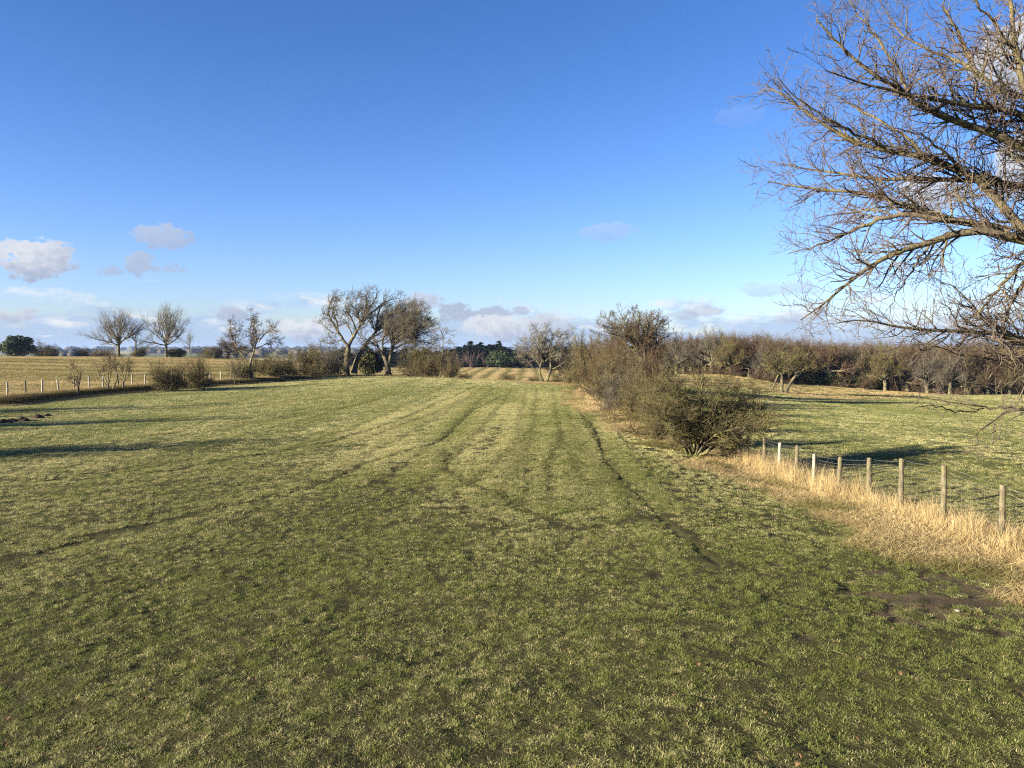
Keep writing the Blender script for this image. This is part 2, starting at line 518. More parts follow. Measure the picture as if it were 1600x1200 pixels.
M = {
    'ground': mat_ground(),
    'blade': mat_blade('pasture_blades'),
    'straw': mat_blade('straw_blades', True),
    'bark': mat_bark('grey_oak_bark', (0.0312, 0.0258, 0.0191), (0.0978, 0.0853, 0.0624)),
    'near_bark': mat_bark('lichened_oak_bark', (0.0485, 0.0388, 0.0257), (0.1369, 0.1141, 0.0742), (0.1540, 0.1398, 0.0485), 0.5, 9.0),
    'near_twig': mat_bark('purple_brown_twigs', (0.0538, 0.0392, 0.0329), (0.1265, 0.0981, 0.0791), (0.1708, 0.1581, 0.0633), 0.3, 9.0),
    'twig': mat_bark('brown_twigs', (0.0477, 0.0348, 0.0214), (0.1039, 0.0814, 0.0495), (0.1123, 0.1067, 0.0393), 0.3, 3.0, 0.6, (0.0870, 0.0562, 0.0382)),
    'twig_red': mat_bark('russet_twigs', (0.0511, 0.0317, 0.0194), (0.1046, 0.0689, 0.0434), (0.1021, 0.0868, 0.0408), 0.25, 3.0),
    'twig_grey': mat_bark('grey_brown_twigs', (0.050, 0.042, 0.033), (0.120, 0.102, 0.078), (0.14, 0.13, 0.06), 0.3, 3.0),
    'twig_olive': mat_bark('olive_twigs', (0.0527, 0.0425, 0.0187), (0.1232, 0.1003, 0.0467), (0.1445, 0.1318, 0.0425), 0.4, 3.0),
    'twig_pale': mat_bark('pale_twigs', (0.0880, 0.0770, 0.0578), (0.1650, 0.1485, 0.1128), (0.1540, 0.1485, 0.0660), 0.3, 3.0),
    'bark_pale': mat_bark('pale_grey_bark', (0.0867, 0.0765, 0.0612), (0.1836, 0.1632, 0.1275)),
    'thorn': mat_bark('olive_thorn_twigs', (0.0512, 0.0422, 0.0205), (0.1364, 0.1125, 0.0559), (0.1500, 0.1432, 0.0443), 0.45, 4.0, 0.5, (0.1023, 0.0716, 0.0409)),
    'thorn_near': mat_bark('dark_hawthorn_twigs', (0.034, 0.029, 0.015), (0.105, 0.088, 0.042), (0.15, 0.14, 0.045), 0.4, 5.0),
    'birch': mat_bark('plum_birch_twigs', (0.0660, 0.0413, 0.0385), (0.1320, 0.0880, 0.0825), (0.1650, 0.1485, 0.1320), 0.2, 2.0),
    'needle': mat_simple('dark_conifer_needles', (0.007, 0.014, 0.007), (0.018, 0.030, 0.013), 0.8, (0.02, 0.028, 0.014), 0.4),
    'evergreen': mat_simple('dark_evergreen_leaves', (0.016, 0.026, 0.010), (0.045, 0.060, 0.020), 1.2, None, 0, 0.7),
    'ivy': mat_simple('olive_ivy_leaves', (0.020, 0.024, 0.008), (0.056, 0.054, 0.020), 1.5, None, 0, 0.7),
    'post': mat_bark('weathered_fence_wood', (0.0792, 0.0662, 0.0432), (0.1584, 0.1368, 0.0900), (0.1368, 0.1368, 0.0576), 0.4, 12.0),
    'post_pale': mat_bark('pale_new_fence_wood', (0.2040, 0.1870, 0.1445), (0.3400, 0.3145, 0.2465), (0.3060, 0.2890, 0.1700), 0.2, 12.0),
    'wire': mat_simple('galvanised_wire', (0.1500, 0.1500, 0.1500), (0.2100, 0.2100, 0.2050), 20, rough=0.45),
    'leaf': mat_simple('dead_oak_leaf', (0.085, 0.050, 0.026), (0.20, 0.125, 0.065), 12, None, 0, 0.8, 0.25),
    'straw_stalk': mat_simple('dead_stalk', (0.20, 0.16, 0.085), (0.34, 0.28, 0.15), 12),
    'soil': mat_simple('fresh_dark_soil', (0.018, 0.012, 0.008), (0.045, 0.031, 0.02), 9),
    'stone': mat_simple('pale_field_stone', (0.12, 0.11, 0.09), (0.19, 0.17, 0.145), 14),
    'wood_far': mat_simple('far_woodland', (0.032, 0.034, 0.024), (0.075, 0.062, 0.045), 0.03),
}


# ------------------------------------------------------------------ mesh helpers
def build_mesh(name, V, F, mat, smooth_on=True, attrs=None):
    """V (n,3); F list of index arrays (m,k)"""
    me = bpy.data.meshes.new(name)
    V = np.asarray(V, np.float32)
    me.vertices.add(len(V)); me.vertices.foreach_set('co', V.ravel())
    loops = np.concatenate([f.ravel() for f in F]).astype(np.int32)
    tot = np.concatenate([np.full(len(f), f.shape[1], np.int32) for f in F])
    me.loops.add(len(loops)); me.loops.foreach_set('vertex_index', loops)
    me.polygons.add(len(tot))
    me.polygons.foreach_set('loop_start', np.concatenate([[0], np.cumsum(tot)[:-1]]).astype(np.int32))
    me.polygons.foreach_set('loop_total', tot)
    me.polygons.foreach_set('use_smooth', np.full(len(tot), smooth_on))
    for k, v in (attrs or {}).items():
        a = me.attributes.new(k, 'FLOAT', 'POINT'); a.data.foreach_set('value', np.asarray(v, np.float32))
    me.materials.append(mat)
    me.update(calc_edges=True)
    return me


def link(name, data, parent=None, kind=None):
    o = bpy.data.objects.new(name, data)
    COL.objects.link(o)
    if parent is not None: o.parent = parent
    if kind: o['kind'] = kind
    return o


def thing(name, label, cat, loc=(0, 0, 0), rotz=0.0, group=None, scale=(1, 1, 1)):
    o = bpy.data.objects.new(name, None)
    COL.objects.link(o)
    o.location = loc; o.rotation_euler = (0, 0, rotz); o.scale = scale
    o.empty_display_size = 0.3
    tag(o, label, cat, group)
    return o


def tag(o, label, cat, group=None):
    o['label'] = label; o['category'] = cat
    if group: o['group'] = group


def unit(v):
    return v / (np.linalg.norm(v, axis=-1, keepdims=True) + 1e-12)


def tubes(P, Rr, S, rng):
    """tube surfaces round polylines P (n,K,3) with radii Rr (n,K)"""
    n, K, _ = P.shape
    T = np.empty_like(P)
    T[:, 1:-1] = P[:, 2:] - P[:, :-2]; T[:, 0] = P[:, 1] - P[:, 0]; T[:, -1] = P[:, -1] - P[:, -2]
    T = unit(T)
    mean = unit(P[:, -1] - P[:, 0])
    ref = unit(np.cross(mean, unit(rng.normal(size=(n, 3)))))[:, None, :]
    U = unit(ref - (ref * T).sum(-1, keepdims=True) * T)
    W = np.cross(T, U)
    a = np.arange(S) / S * 2 * math.pi
    V = P[:, :, None] + Rr[:, :, None, None] * (U[:, :, None] * np.cos(a)[:, None] + W[:, :, None] * np.sin(a)[:, None])
    i = np.arange(n)[:, None, None] * K * S
    k = np.arange(K - 1)[None, :, None] * S
    s = np.arange(S)[None, None, :]
    s2 = (s + 1) % S
    F = np.stack([i + k + s, i + k + s2, i + k + S + s2, i + k + S + s], -1).reshape(-1, 4)
    return V.reshape(-1, 3), F


def join(parts):
    Vs, Fs, off = [], [], 0
    for V, F in parts:
        Vs.append(V); Fs.append(F + off); off += len(V)
    return np.concatenate(Vs), [np.concatenate(Fs)]


def walk(start, d, L, K, wander, bias, rng):
    n = len(start)
    P = np.empty((n, K, 3)); P[:, 0] = start
    d = unit(d); bias = np.asarray(bias, float)
    for k in range(1, K):
        d = unit(d + wander * rng.normal(size=(n, 3)) + bias / (K - 1))
        P[:, k] = P[:, k - 1] + d * (L / (K - 1))[:, None]
    return P


def lengths(P):
    return np.linalg.norm(np.diff(P, axis=1), axis=2).sum(1)


def spawn(P, Rr, rng, dens, len_, ang, K, wander=0.2, bias=(0, 0, 0), rr=0.55, rmax=9.0, tip=0.35, t0=0.15, taper=0.55, up=0.0, mincount=1):
    n, Kp, _ = P.shape
    L = lengths(P)
    cnt = np.maximum(mincount, np.floor(L * (1 - t0) * dens + rng.random(n)).astype(int))
    idx = np.repeat(np.arange(n), cnt)
    first = np.concatenate([[0], np.cumsum(cnt)[:-1]])
    q = (np.arange(len(idx)) - np.repeat(first, cnt) + rng.random(len(idx))) / np.repeat(cnt, cnt)
    t = t0 + (1 - t0) * q
    f = t * (Kp - 1); k = np.minimum(f.astype(int), Kp - 2); f = f - k
    a, b = P[idx, k], P[idx, k + 1]
    start = a + (b - a) * f[:, None]
    T = unit(b - a)
    rad = Rr[idx, k] * (1 - f) + Rr[idx, k + 1] * f
    perp = rng.normal(size=(len(idx), 3)); perp[:, 2] += up
    perp = unit(perp - (perp * T).sum(1, keepdims=True) * T)
    an = np.radians(rng.uniform(ang[0], ang[1], len(idx)))[:, None]
    d = T * np.cos(an) + perp * np.sin(an)
    ln = rng.uniform(len_[0], len_[1], len(idx)) * (1 - taper * t)
    C = walk(start, d, ln, K, wander, bias, rng)
    r0 = np.minimum(rad * rr, rmax)
    CR = r0[:, None] * np.linspace(1, tip, K)[None, :]
    return C, CR


def smooth_line(pts, K, jit, rng):
    pts = np.asarray(pts, float)
    s = np.concatenate([[0], np.cumsum(np.linalg.norm(np.diff(pts, axis=0), axis=1))])
    q = np.linspace(0, s[-1], K)
    P = np.stack([np.interp(q, s, pts[:, i]) for i in range(3)], 1)
    for _ in range(2):
        P[1:-1] = 0.22 * P[:-2] + 0.56 * P[1:-1] + 0.22 * P[2:]
    P[1:-1] += rng.normal(size=(K - 2, 3)) * jit
    return P


def trunk_radii(r0, r1, K, flare=0.35):
    t = np.linspace(0, 1, K)
    return (r0 * (1 - t) + r1 * t) * (1 + flare * np.exp(-t * 9))


LEVELS_OAK = [dict(dens=3.2, len_=(1.2, 2.4), ang=(25, 58), K=5, wander=0.22, bias=(0, 0, .2), rr=0.6, rmax=.07, tip=.35, t0=.22, taper=.35),
              dict(dens=5.0, len_=(0.7, 1.5), ang=(28, 62), K=4, wander=0.24, bias=(0, 0, .25), rr=0.6, rmax=.032, tip=.45),
              dict(dens=10.0, len_=(0.3, 0.85), ang=(25, 60), K=2, wander=0.25, bias=(0, 0, .25), rr=0.7, rmax=.017, tip=.6)]


def crown_of(limbs, levels, rng, S=(5, 4, 3, 3), bias=None, rmin=0.0):
    """limbs: list of (P (K,3), R (K)).  Grows every further level and returns the joined tubes"""
    out = []
    groups = {}
    for P, Rr in limbs: groups.setdefault(len(P), []).append((P, Rr))
    seeds = [(np.stack([a for a, _ in g]), np.stack([b for _, b in g])) for g in groups.values()]
    for P, Rr in seeds:
        for li, lv in enumerate(levels):
            lv = dict(lv)
            if bias is not None: lv['bias'] = tuple(np.asarray(lv.get('bias', (0, 0, 0))) + np.asarray(bias))
            P, Rr = spawn(P, Rr, rng, **lv)
            out.append(tubes(P, np.maximum(Rr, rmin), S[min(li, 3)], rng))
    return join(out)


def dome_tree(seed, H=9.5, trunk_h=2.4, r=0.36, nl=9, L=(4.2, 6.0), elev=(12, 85), levels=LEVELS_OAK, wander=0.2, lean=(0, 0), bias=(0, 0, 0.35), wind=None):
    rng = np.random.default_rng(seed)
    tp = smooth_line([(0, 0, -0.3), (lean[0] * .3, lean[1] * .3, trunk_h * .5), (lean[0], lean[1], trunk_h)], 7, 0.03, rng)
    tr = trunk_radii(r, r * 0.75, 7)
    azs = (np.arange(nl) + rng.uniform(-.3, .3, nl)) * 2 * math.pi / nl * 2.4
    els = np.radians(np.linspace(elev[0], elev[1], nl) + rng.uniform(-8, 8, nl))
    d = np.stack([np.cos(azs) * np.cos(els), np.sin(azs) * np.cos(els), np.sin(els)], 1)
    st = np.stack([tp[-2] * (1 - q) + tp[-1] * q for q in rng.uniform(0, 1, nl)])
    st[:max(1, nl // 4)] = tp[-3] * .5 + tp[-2] * .5
    b = np.asarray(bias, float) + (np.asarray(wind) if wind is not None else 0)
    LP = walk(st, d, rng.uniform(L[0], L[1], nl), 9, wander, b, rng)
    LR = (r * rng.uniform(.34, .48, nl))[:, None] * np.linspace(1, .12, 9)[None] ** 1.0
    limbs = [(LP[i], LR[i]) for i in range(nl)]
    tv = join([tubes(tp[None], tr[None], 9, rng), tubes(LP, LR, 6, rng)])
    cv = crown_of(limbs, levels, rng, bias=wind)
    return tv, cv


def normalise(tv, cv):
    """scale so that the plant is 1 m tall and 1 m wide; centred on its trunk"""
    V = np.concatenate([tv[0], cv[0]])
    h = np.percentile(V[:, 2], 98.0)
    c = np.array([np.percentile(V[:, 0], 1.0) + np.percentile(V[:, 0], 99.0), 0]) / 2
    w = np.percentile(V[:, 0], 99.0) - np.percentile(V[:, 0], 1.0)
    s = np.array([1 / w, 1 / w, 1 / h])
    return (tv[0] * s, tv[1]), (cv[0] * s, cv[1])


def bush_tree(seed, n=12, H=3.0, spread=1.9, levels=None, wind=None, r=0.045, flat=1.0, el0=18):
    """a many-stemmed shrub"""
    rng = np.random.default_rng(seed)
    azs = rng.uniform(0, 2 * math.pi, n)
    els = np.radians(rng.uniform(el0, 85, n))
    d = np.stack([np.cos(azs) * np.cos(els), np.sin(azs) * np.cos(els), np.sin(els)], 1)
    st = np.stack([np.cos(azs) * .28, np.sin(azs) * .28, np.full(n, -.1)], 1) * rng.uniform(.3, 1, n)[:, None]
    L = H * rng.uniform(.8, 1.02, n) * np.where(els > 1.0, .95, spread / H * 1.15)
    b = np.array((0, 0, .12)) + (np.asarray(wind) if wind is not None else 0)
    P = walk(st, d, L, 8, .2, b, rng)
    Rr = (r * rng.uniform(.7, 1.3, n))[:, None] * np.linspace(1, .2, 8)[None]
    levels = levels or [dict(dens=8, len_=(.6, 1.3), ang=(28, 65), K=4, wander=.25, bias=(0, 0, .15), rr=.65, rmax=.022, tip=.45, t0=.12),
                        dict(dens=8.5, len_=(.35, .75), ang=(28, 65), K=3, wander=.25, bias=(0, 0, .15), rr=.7, rmax=.013, tip=.6),
                        dict(dens=11.0, len_=(.15, .40), ang=(28, 65), K=2, wander=.25, bias=(0, 0, .1), rr=.8, rmax=.010, tip=.7)]
    tv = join([tubes(P, Rr, 5, rng)])
    cv = crown_of([(P[i], Rr[i]) for i in range(n)], levels, rng, S=(4, 3, 3, 3), bias=wind)
    return tv, cv


def leaf_cloud(rng, centers, radii, n, size, flat=0.0):
    """many small leaf-clump quads on and in lumpy ellipsoids"""
    k = rng.choice(len(centers), n, p=np.asarray([np.prod(r) ** .66 for r in radii]) / sum(np.prod(r) ** .66 for r in radii))
    d = unit(rng.normal(size=(n, 3)))
    rad = rng.uniform(.25, 1.0, n) ** .45
    p = np.asarray(centers)[k] + d * np.asarray(radii)[k] * rad[:, None]
    a = unit(rng.normal(size=(n, 3))); b = unit(np.cross(a, unit(d + rng.normal(size=(n, 3)) * .8)))
    a = np.cross(b, unit(d + .6 * rng.normal(size=(n, 3)))); a = unit(a)
    s = (size * rng.uniform(.6, 1.4, n))[:, None]
    V = np.stack([p - a * s * .5, p + b * s * .35, p + a * s * .6, p - b * s * .35], 1).reshape(-1, 3)
    F = np.arange(n * 4).reshape(-1, 4)
    return V, F


# ------------------------------------------------------------------ ground sheet
def make_ground():
    ang_in = np.linspace(R(-40), R(40), 600)
    ang_out = np.linspace(R(40), R(320), 60)[1:-1]
    ang = np.concatenate([ang_in, ang_out])
    rad = np.concatenate([np.linspace(0.6, 4.5, 8)[:-1], np.geomspace(4.5, 140, 330), np.geomspace(140, 5600, 60)[1:]])
    A, Rd = np.meshgrid(ang, rad, indexing='ij')
    x, y = (np.sin(A) * Rd).ravel(), (np.cos(A) * Rd).ravel()
    x = np.append(x, 0); y = np.append(y, 0)
    z = height(x, y)
    dry, wood, far = regions(x, y)
    mud, trk = mud_mask(x, y), track_mask(x, y)
    r = np.hypot(x, y)
    near = (r < 120)
    z = z - 0.022 * trk * near - 0.035 * mud * near
    z = z + near * (fbm(x * 1.2, y * 1.2) - 0.5) * 0.09 * smooth(70 - r, 0, 40)
    u = bearing(x, y)
    row = np.where(u < 560, 0.25 + 0 * y, np.where(u < 960, (x - 0.02 * (y - 150)) / 4.6, (x * 0.55 + y * 0.83) / 2.6))
    n, k = len(ang), len(rad)
    i = np.arange(n)[:, None]; i2 = (i + 1) % n; j = np.arange(k - 1)[None, :]
    F = np.stack([i * k + j, i * k + j + 1, i2 * k + j + 1, i2 * k + j], -1).reshape(-1, 4)
    c = len(x) - 1
    T = np.stack([np.full(n, c), np.arange(n) * k, ((np.arange(n) + 1) % n) * k], 1)
    me = build_mesh('ground', np.stack([x, y, z], 1), [F, T], M['ground'],
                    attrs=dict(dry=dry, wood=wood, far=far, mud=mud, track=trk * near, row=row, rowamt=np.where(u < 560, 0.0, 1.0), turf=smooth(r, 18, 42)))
    return link('ground', me, kind='structure')


make_ground()


# ------------------------------------------------------------------ grass (instanced blade patches)
def blade_patch(seed, size, ntuft, per, h, width, lean=0.6, fill=100, curl=0.5):
    rng = np.random.default_rng(seed)
    tc_ = rng.uniform(-size / 2, size / 2, (ntuft, 2))
    th = rng.uniform(.55, 1.3, ntuft); tk = rng.random(ntuft)
    k = np.concatenate([np.repeat(np.arange(ntuft), per), np.full(fill, -1)])
    n = len(k)
    off = rng.normal(size=(n, 2)) * size * 0.055
    base = np.where(k[:, None] >= 0, tc_[k] + off, rng.uniform(-size / 2, size / 2, (n, 2)))
    hh = h * np.where(k >= 0, th[k], .6) * rng.uniform(.5, 1.25, n)
    out = np.where(k[:, None] >= 0, off / (size * .055), rng.normal(size=(n, 2)))
    ld = out * .5 + rng.normal(size=(n, 2)) * .7
    ld = ld * lean
    az_ = rng.uniform(0, 2 * math.pi, n)
    side = np.stack([np.cos(az_), np.sin(az_), np.zeros(n)], 1) * (width * rng.uniform(.6, 1.3, n) / 2)[:, None]
    b0 = np.stack([base[:, 0], base[:, 1], np.full(n, -0.02)], 1)
    m = b0 + np.stack([ld[:, 0] * hh * .4, ld[:, 1] * hh * .4, hh * .62], 1)
    tip_z = hh * (1.0 - curl * np.clip(np.linalg.norm(ld, axis=1), 0, 1.4) * .7)
    tp = b0 + np.stack([ld[:, 0] * hh * 1.1, ld[:, 1] * hh * 1.1, tip_z], 1)
    V = np.stack([b0 - side, b0 + side, m + side * .75, m - side * .75, tp], 1).reshape(-1, 3)
    i = np.arange(n) * 5
    Q = np.stack([i, i + 1, i + 2, i + 3], 1); T = np.stack([i + 3, i + 2, i + 4], 1)
    bl = np.repeat(rng.random(n), 5)
    kd = np.repeat(np.clip(np.where(k >= 0, tk[k], rng.random(n)) * .6 + rng.random(n) * .4, 0, 1), 5)
    return V, [Q, T], dict(blade=bl, kindv=kd)


def instancer(name, pts, rotz, scl, idx, attrs, meshes):
    """one stuff object whose points carry grass patches (geometry nodes)"""
    me = bpy.data.meshes.new(name)
    me.vertices.add(len(pts)); me.vertices.foreach_set('co', np.asarray(pts, np.float32).ravel())
    rot = np.zeros((len(pts), 3), np.float32); rot[:, 2] = rotz
    a = me.attributes.new('rot', 'FLOAT_VECTOR', 'POINT'); a.data.foreach_set('vector', rot.ravel())
    a = me.attributes.new('scl', 'FLOAT_VECTOR', 'POINT'); a.data.foreach_set('vector', np.asarray(scl, np.float32).ravel())
    a = me.attributes.new('pick', 'INT', 'POINT'); a.data.foreach_set('value', np.asarray(idx, np.int32))
    for k, v in attrs.items():
        a = me.attributes.new(k, 'FLOAT', 'POINT'); a.data.foreach_set('value', np.asarray(v, np.float32))
    o = link(name, me, kind='stuff')
    g = bpy.data.node_groups.new(name, 'GeometryNodeTree')
    g.interface.new_socket('Geometry', in_out='INPUT', socket_type='NodeSocketGeometry')
    g.interface.new_socket('Geometry', in_out='OUTPUT', socket_type='NodeSocketGeometry')
    n = g.nodes
    gi, go = n.new('NodeGroupInput'), n.new('NodeGroupOutput')
    iop = n.new('GeometryNodeInstanceOnPoints'); jn = n.new('GeometryNodeJoinGeometry')
    for q in reversed(meshes):
        src = bpy.data.objects.new(name + '_patch', q)      # source shape only, never in the scene itself
        oi = n.new('GeometryNodeObjectInfo'); oi.inputs['Object'].default_value = src
        oi.inputs['As Instance'].default_value = True
        g.links.new(oi.outputs['Geometry'], jn.inputs[0])
    def named(nm, ty):
        q = n.new('GeometryNodeInputNamedAttribute'); q.data_type = ty; q.inputs['Name'].default_value = nm
        return q.outputs[0]
    g.links.new(gi.outputs[0], iop.inputs['Points'])
    g.links.new(jn.outputs[0], iop.inputs['Instance'])
    iop.inputs['Pick Instance'].default_value = True
    g.links.new(named('pick', 'INT'), iop.inputs['Instance Index'])
    g.links.new(named('rot', 'FLOAT_VECTOR'), iop.inputs['Rotation'])
    g.links.new(named('scl', 'FLOAT_VECTOR'), iop.inputs['Scale'])
    g.links.new(iop.outputs[0], go.inputs[0])
    md = o.modifiers.new('patches', 'NODES'); md.node_group = g
    return o


def jitter_grid(rng, x0, x1, y0, y1, step):
    gx, gy = np.meshgrid(np.arange(x0, x1, step), np.arange(y0, y1, step))
    return gx.ravel() + rng.uniform(-.5, .5, gx.size) * step, gy.ravel() + rng.uniform(-.5, .5, gy.size) * step


def in_view(x, y, m=1.06):
    return (y > 4.0) & (np.abs(x) < (y * 0.667 + 1.5) * m)


def make_pasture():
    rng = np.random.default_rng(21)
    meshes = []
    for s in range(4):
        V, F, at = blade_patch(100 + s, .34, 12, 25, .056, .0046, lean=1.1, fill=190, curl=.65)
        meshes.append(build_mesh('grass_patch', V, F, M['blade'], False, at))
    for s in range(3):
        V, F, at = blade_patch(200 + s, .55, 14, 24, .046, .0115, lean=1.1, fill=300, curl=.75)
        meshes.append(build_mesh('grass_patch', V, F, M['blade'], False, at))
    for s in range(3):
        V, F, at = blade_patch(250 + s, 1.0, 70, 9, .044, .015, lean=1.2, fill=480, curl=.85)
        meshes.append(build_mesh('grass_patch', V, F, M['blade'], False, at))
    X, Y, S, near = [], [], [], []
    for (y0, y1, step, sc, fine) in ((4, 14, .205, .72, 1), (14, 25, .28, .98, 1), (25, 45, .55, 1.15, 0), (45, 80, .85, 1.0, 2), (80, 126, 1.2, 1.4, 2)):
        x, y = jitter_grid(rng, -(y1 * .72 + 3), y1 * .72 + 3, y0, y1, step)
        k = in_view(x, y)
        X.append(x[k]); Y.append(y[k]); S.append(np.full(k.sum(), sc)); near.append(np.full(k.sum(), fine))
    x, y, s, near = map(np.concatenate, (X, Y, S, near))
    # finer patches beside the tracks, none in them
    tw = track_mask(x, y, .30)
    keep = tw < .05
    xs, ys = [], []
    for w, hw, wt in tracks:
        seg = np.linalg.norm(np.diff(w, axis=0), axis=1)
        nn = int(seg.sum() / .16) * 7
        t = rng.uniform(0, len(w) - 1.001, nn); i = t.astype(int); f = (t - i)[:, None]
        p = w[i] * (1 - f) + w[i + 1] * f + rng.uniform(-.95, .95, (nn, 2)) 
        xs.append(p[:, 0]); ys.append(p[:, 1])
    xs, ys = np.concatenate(xs), np.concatenate(ys)
    kk = in_view(xs, ys) & (rng.random(len(xs)) > track_mask(xs, ys, .10) * 1.5) & (track_mask(xs, ys, .45) > .02)
    x = np.concatenate([x[keep], xs[kk]]); y = np.concatenate([y[keep], ys[kk]])
    s = np.concatenate([s[keep], np.full(kk.sum(), .85)]); near = np.concatenate([near[keep], np.ones(kk.sum())])
    u = bearing(x, y); bd = np.interp(u, BORDER_U, BORDER_D)
    mud = mud_mask(x, y)
    fs = fence_side(x, y)
    k = (y < bd - .3) & (mud < .12 + .95 * rng.random(len(x))) & ~((fs > -.8) & (fs < .9 + rng.random(len(x))) & (y < 62))
    x, y, s, near, mud = x[k], y[k], s[k], near[k], mud[k]
    tone = .42 + .55 * (fbm(x * .30 + 9, y * .16 + 4) - .5) + .45 * (fbm(x * 2.2, y * 1.8) - .5)
    tone += .55 * (vnoise(x * .85 + 40, y * .055 + 3) - .5) * smooth(y, 14, 26)
    tone += .24 * smooth(np.hypot(x, y), 10, 26) - .03 - .17 * smooth(-fence_side(x, y), .5, 3) - .22 * np.exp(-(((x - 4) / 6) ** 2 + ((y - 9) / 4) ** 2))
    tone = np.clip(tone, 0, 1)
    hz = .45 + .65 * fbm(x * 2.6 + 3, y * 2.6 + 8) + .35 * rng.random(len(x))
    hz = np.where(near > 1.5, .8 + .3 * hz, np.where(near < .5, .45 + .5 * hz, hz))
    scl = np.stack([s * 1.12, s * 1.12, hz * (1 - .4 * mud)], 1)
    pick = np.where(near > 1.5, rng.integers(7, 10, len(x)), np.where(near > .5, rng.integers(0, 4, len(x)), rng.integers(4, 7, len(x))))
    z = height(x, y) + (fbm(x * 1.2, y * 1.2) - 0.5) * 0.09 * smooth(70 - np.hypot(x, y), 0, 40) - .035 * mud
    o = instancer('pasture_grass', np.stack([x, y, z], 1), rng.uniform(0, 6.28, len(x)), scl, pick,
                  dict(tone=tone, dark=np.clip(track_mask(x, y, .08) * 1.1, 0, .8)), meshes)
    return len(x)


def make_stubble():
    rng = np.random.default_rng(55)
    meshes = []
    for s in range(4):
        V, F, at = blade_patch(500 + s, 1.0, 26, 7, .13, .018, lean=1.0, fill=70, curl=.5)
        meshes.append(build_mesh('stubble_patch', V, F, M['straw'], False, at))
    X, Y, S = [], [], []
    for (y0, y1, step) in ((50, 130, 1.25), (130, 240, 1.6), (240, 298, 1.9)):
        x, y = jitter_grid(rng, -y1 * .72, y1 * .72, y0, y1, step)
        k = in_view(x, y)
        X.append(x[k]); Y.append(y[k]); S.append(np.full(k.sum(), step * 1.12))
    x, y, s = map(np.concatenate, (X, Y, S))
    u = bearing(x, y); bd = np.interp(u, BORDER_U, BORDER_D)
    left, mid, right = u < 520, (u >= 520) & (u < 970), u >= 970
    k = (y > bd + 2.5) & ((left & (y < 225)) | mid | (right & (y < 121)))
    x, y, s, u, left, mid = x[k], y[k], s[k], u[k], left[k], mid[k]
    tone = np.where(left, .30 + 1.5 * (fbm(x * .05, y * .16) - .5) + .35 * smooth(200 - y, 20, 90) * smooth(y, 60, 80), .12 + .9 * (fbm(x * .1, y * .1) - .5))
    row = np.where(mid, (x - 0.02 * (y - 150)) / 4.6, (x * 0.55 + y * 0.83) / 2.6)
    tone = np.where(left, tone, tone + .95 * smooth(np.sin(row * 6.28318), .0, .8))
    instancer('stubble', np.stack([x, y, height(x, y)], 1), rng.uniform(0, 6.28, len(x)),
              np.stack([s, s, rng.uniform(.7, 1.3, len(x)) * np.where(left, 1.0, 1.4)], 1), rng.integers(0, 4, len(x)),
              dict(tone=np.clip(tone, 0, 1), dark=np.zeros(len(x))), meshes)


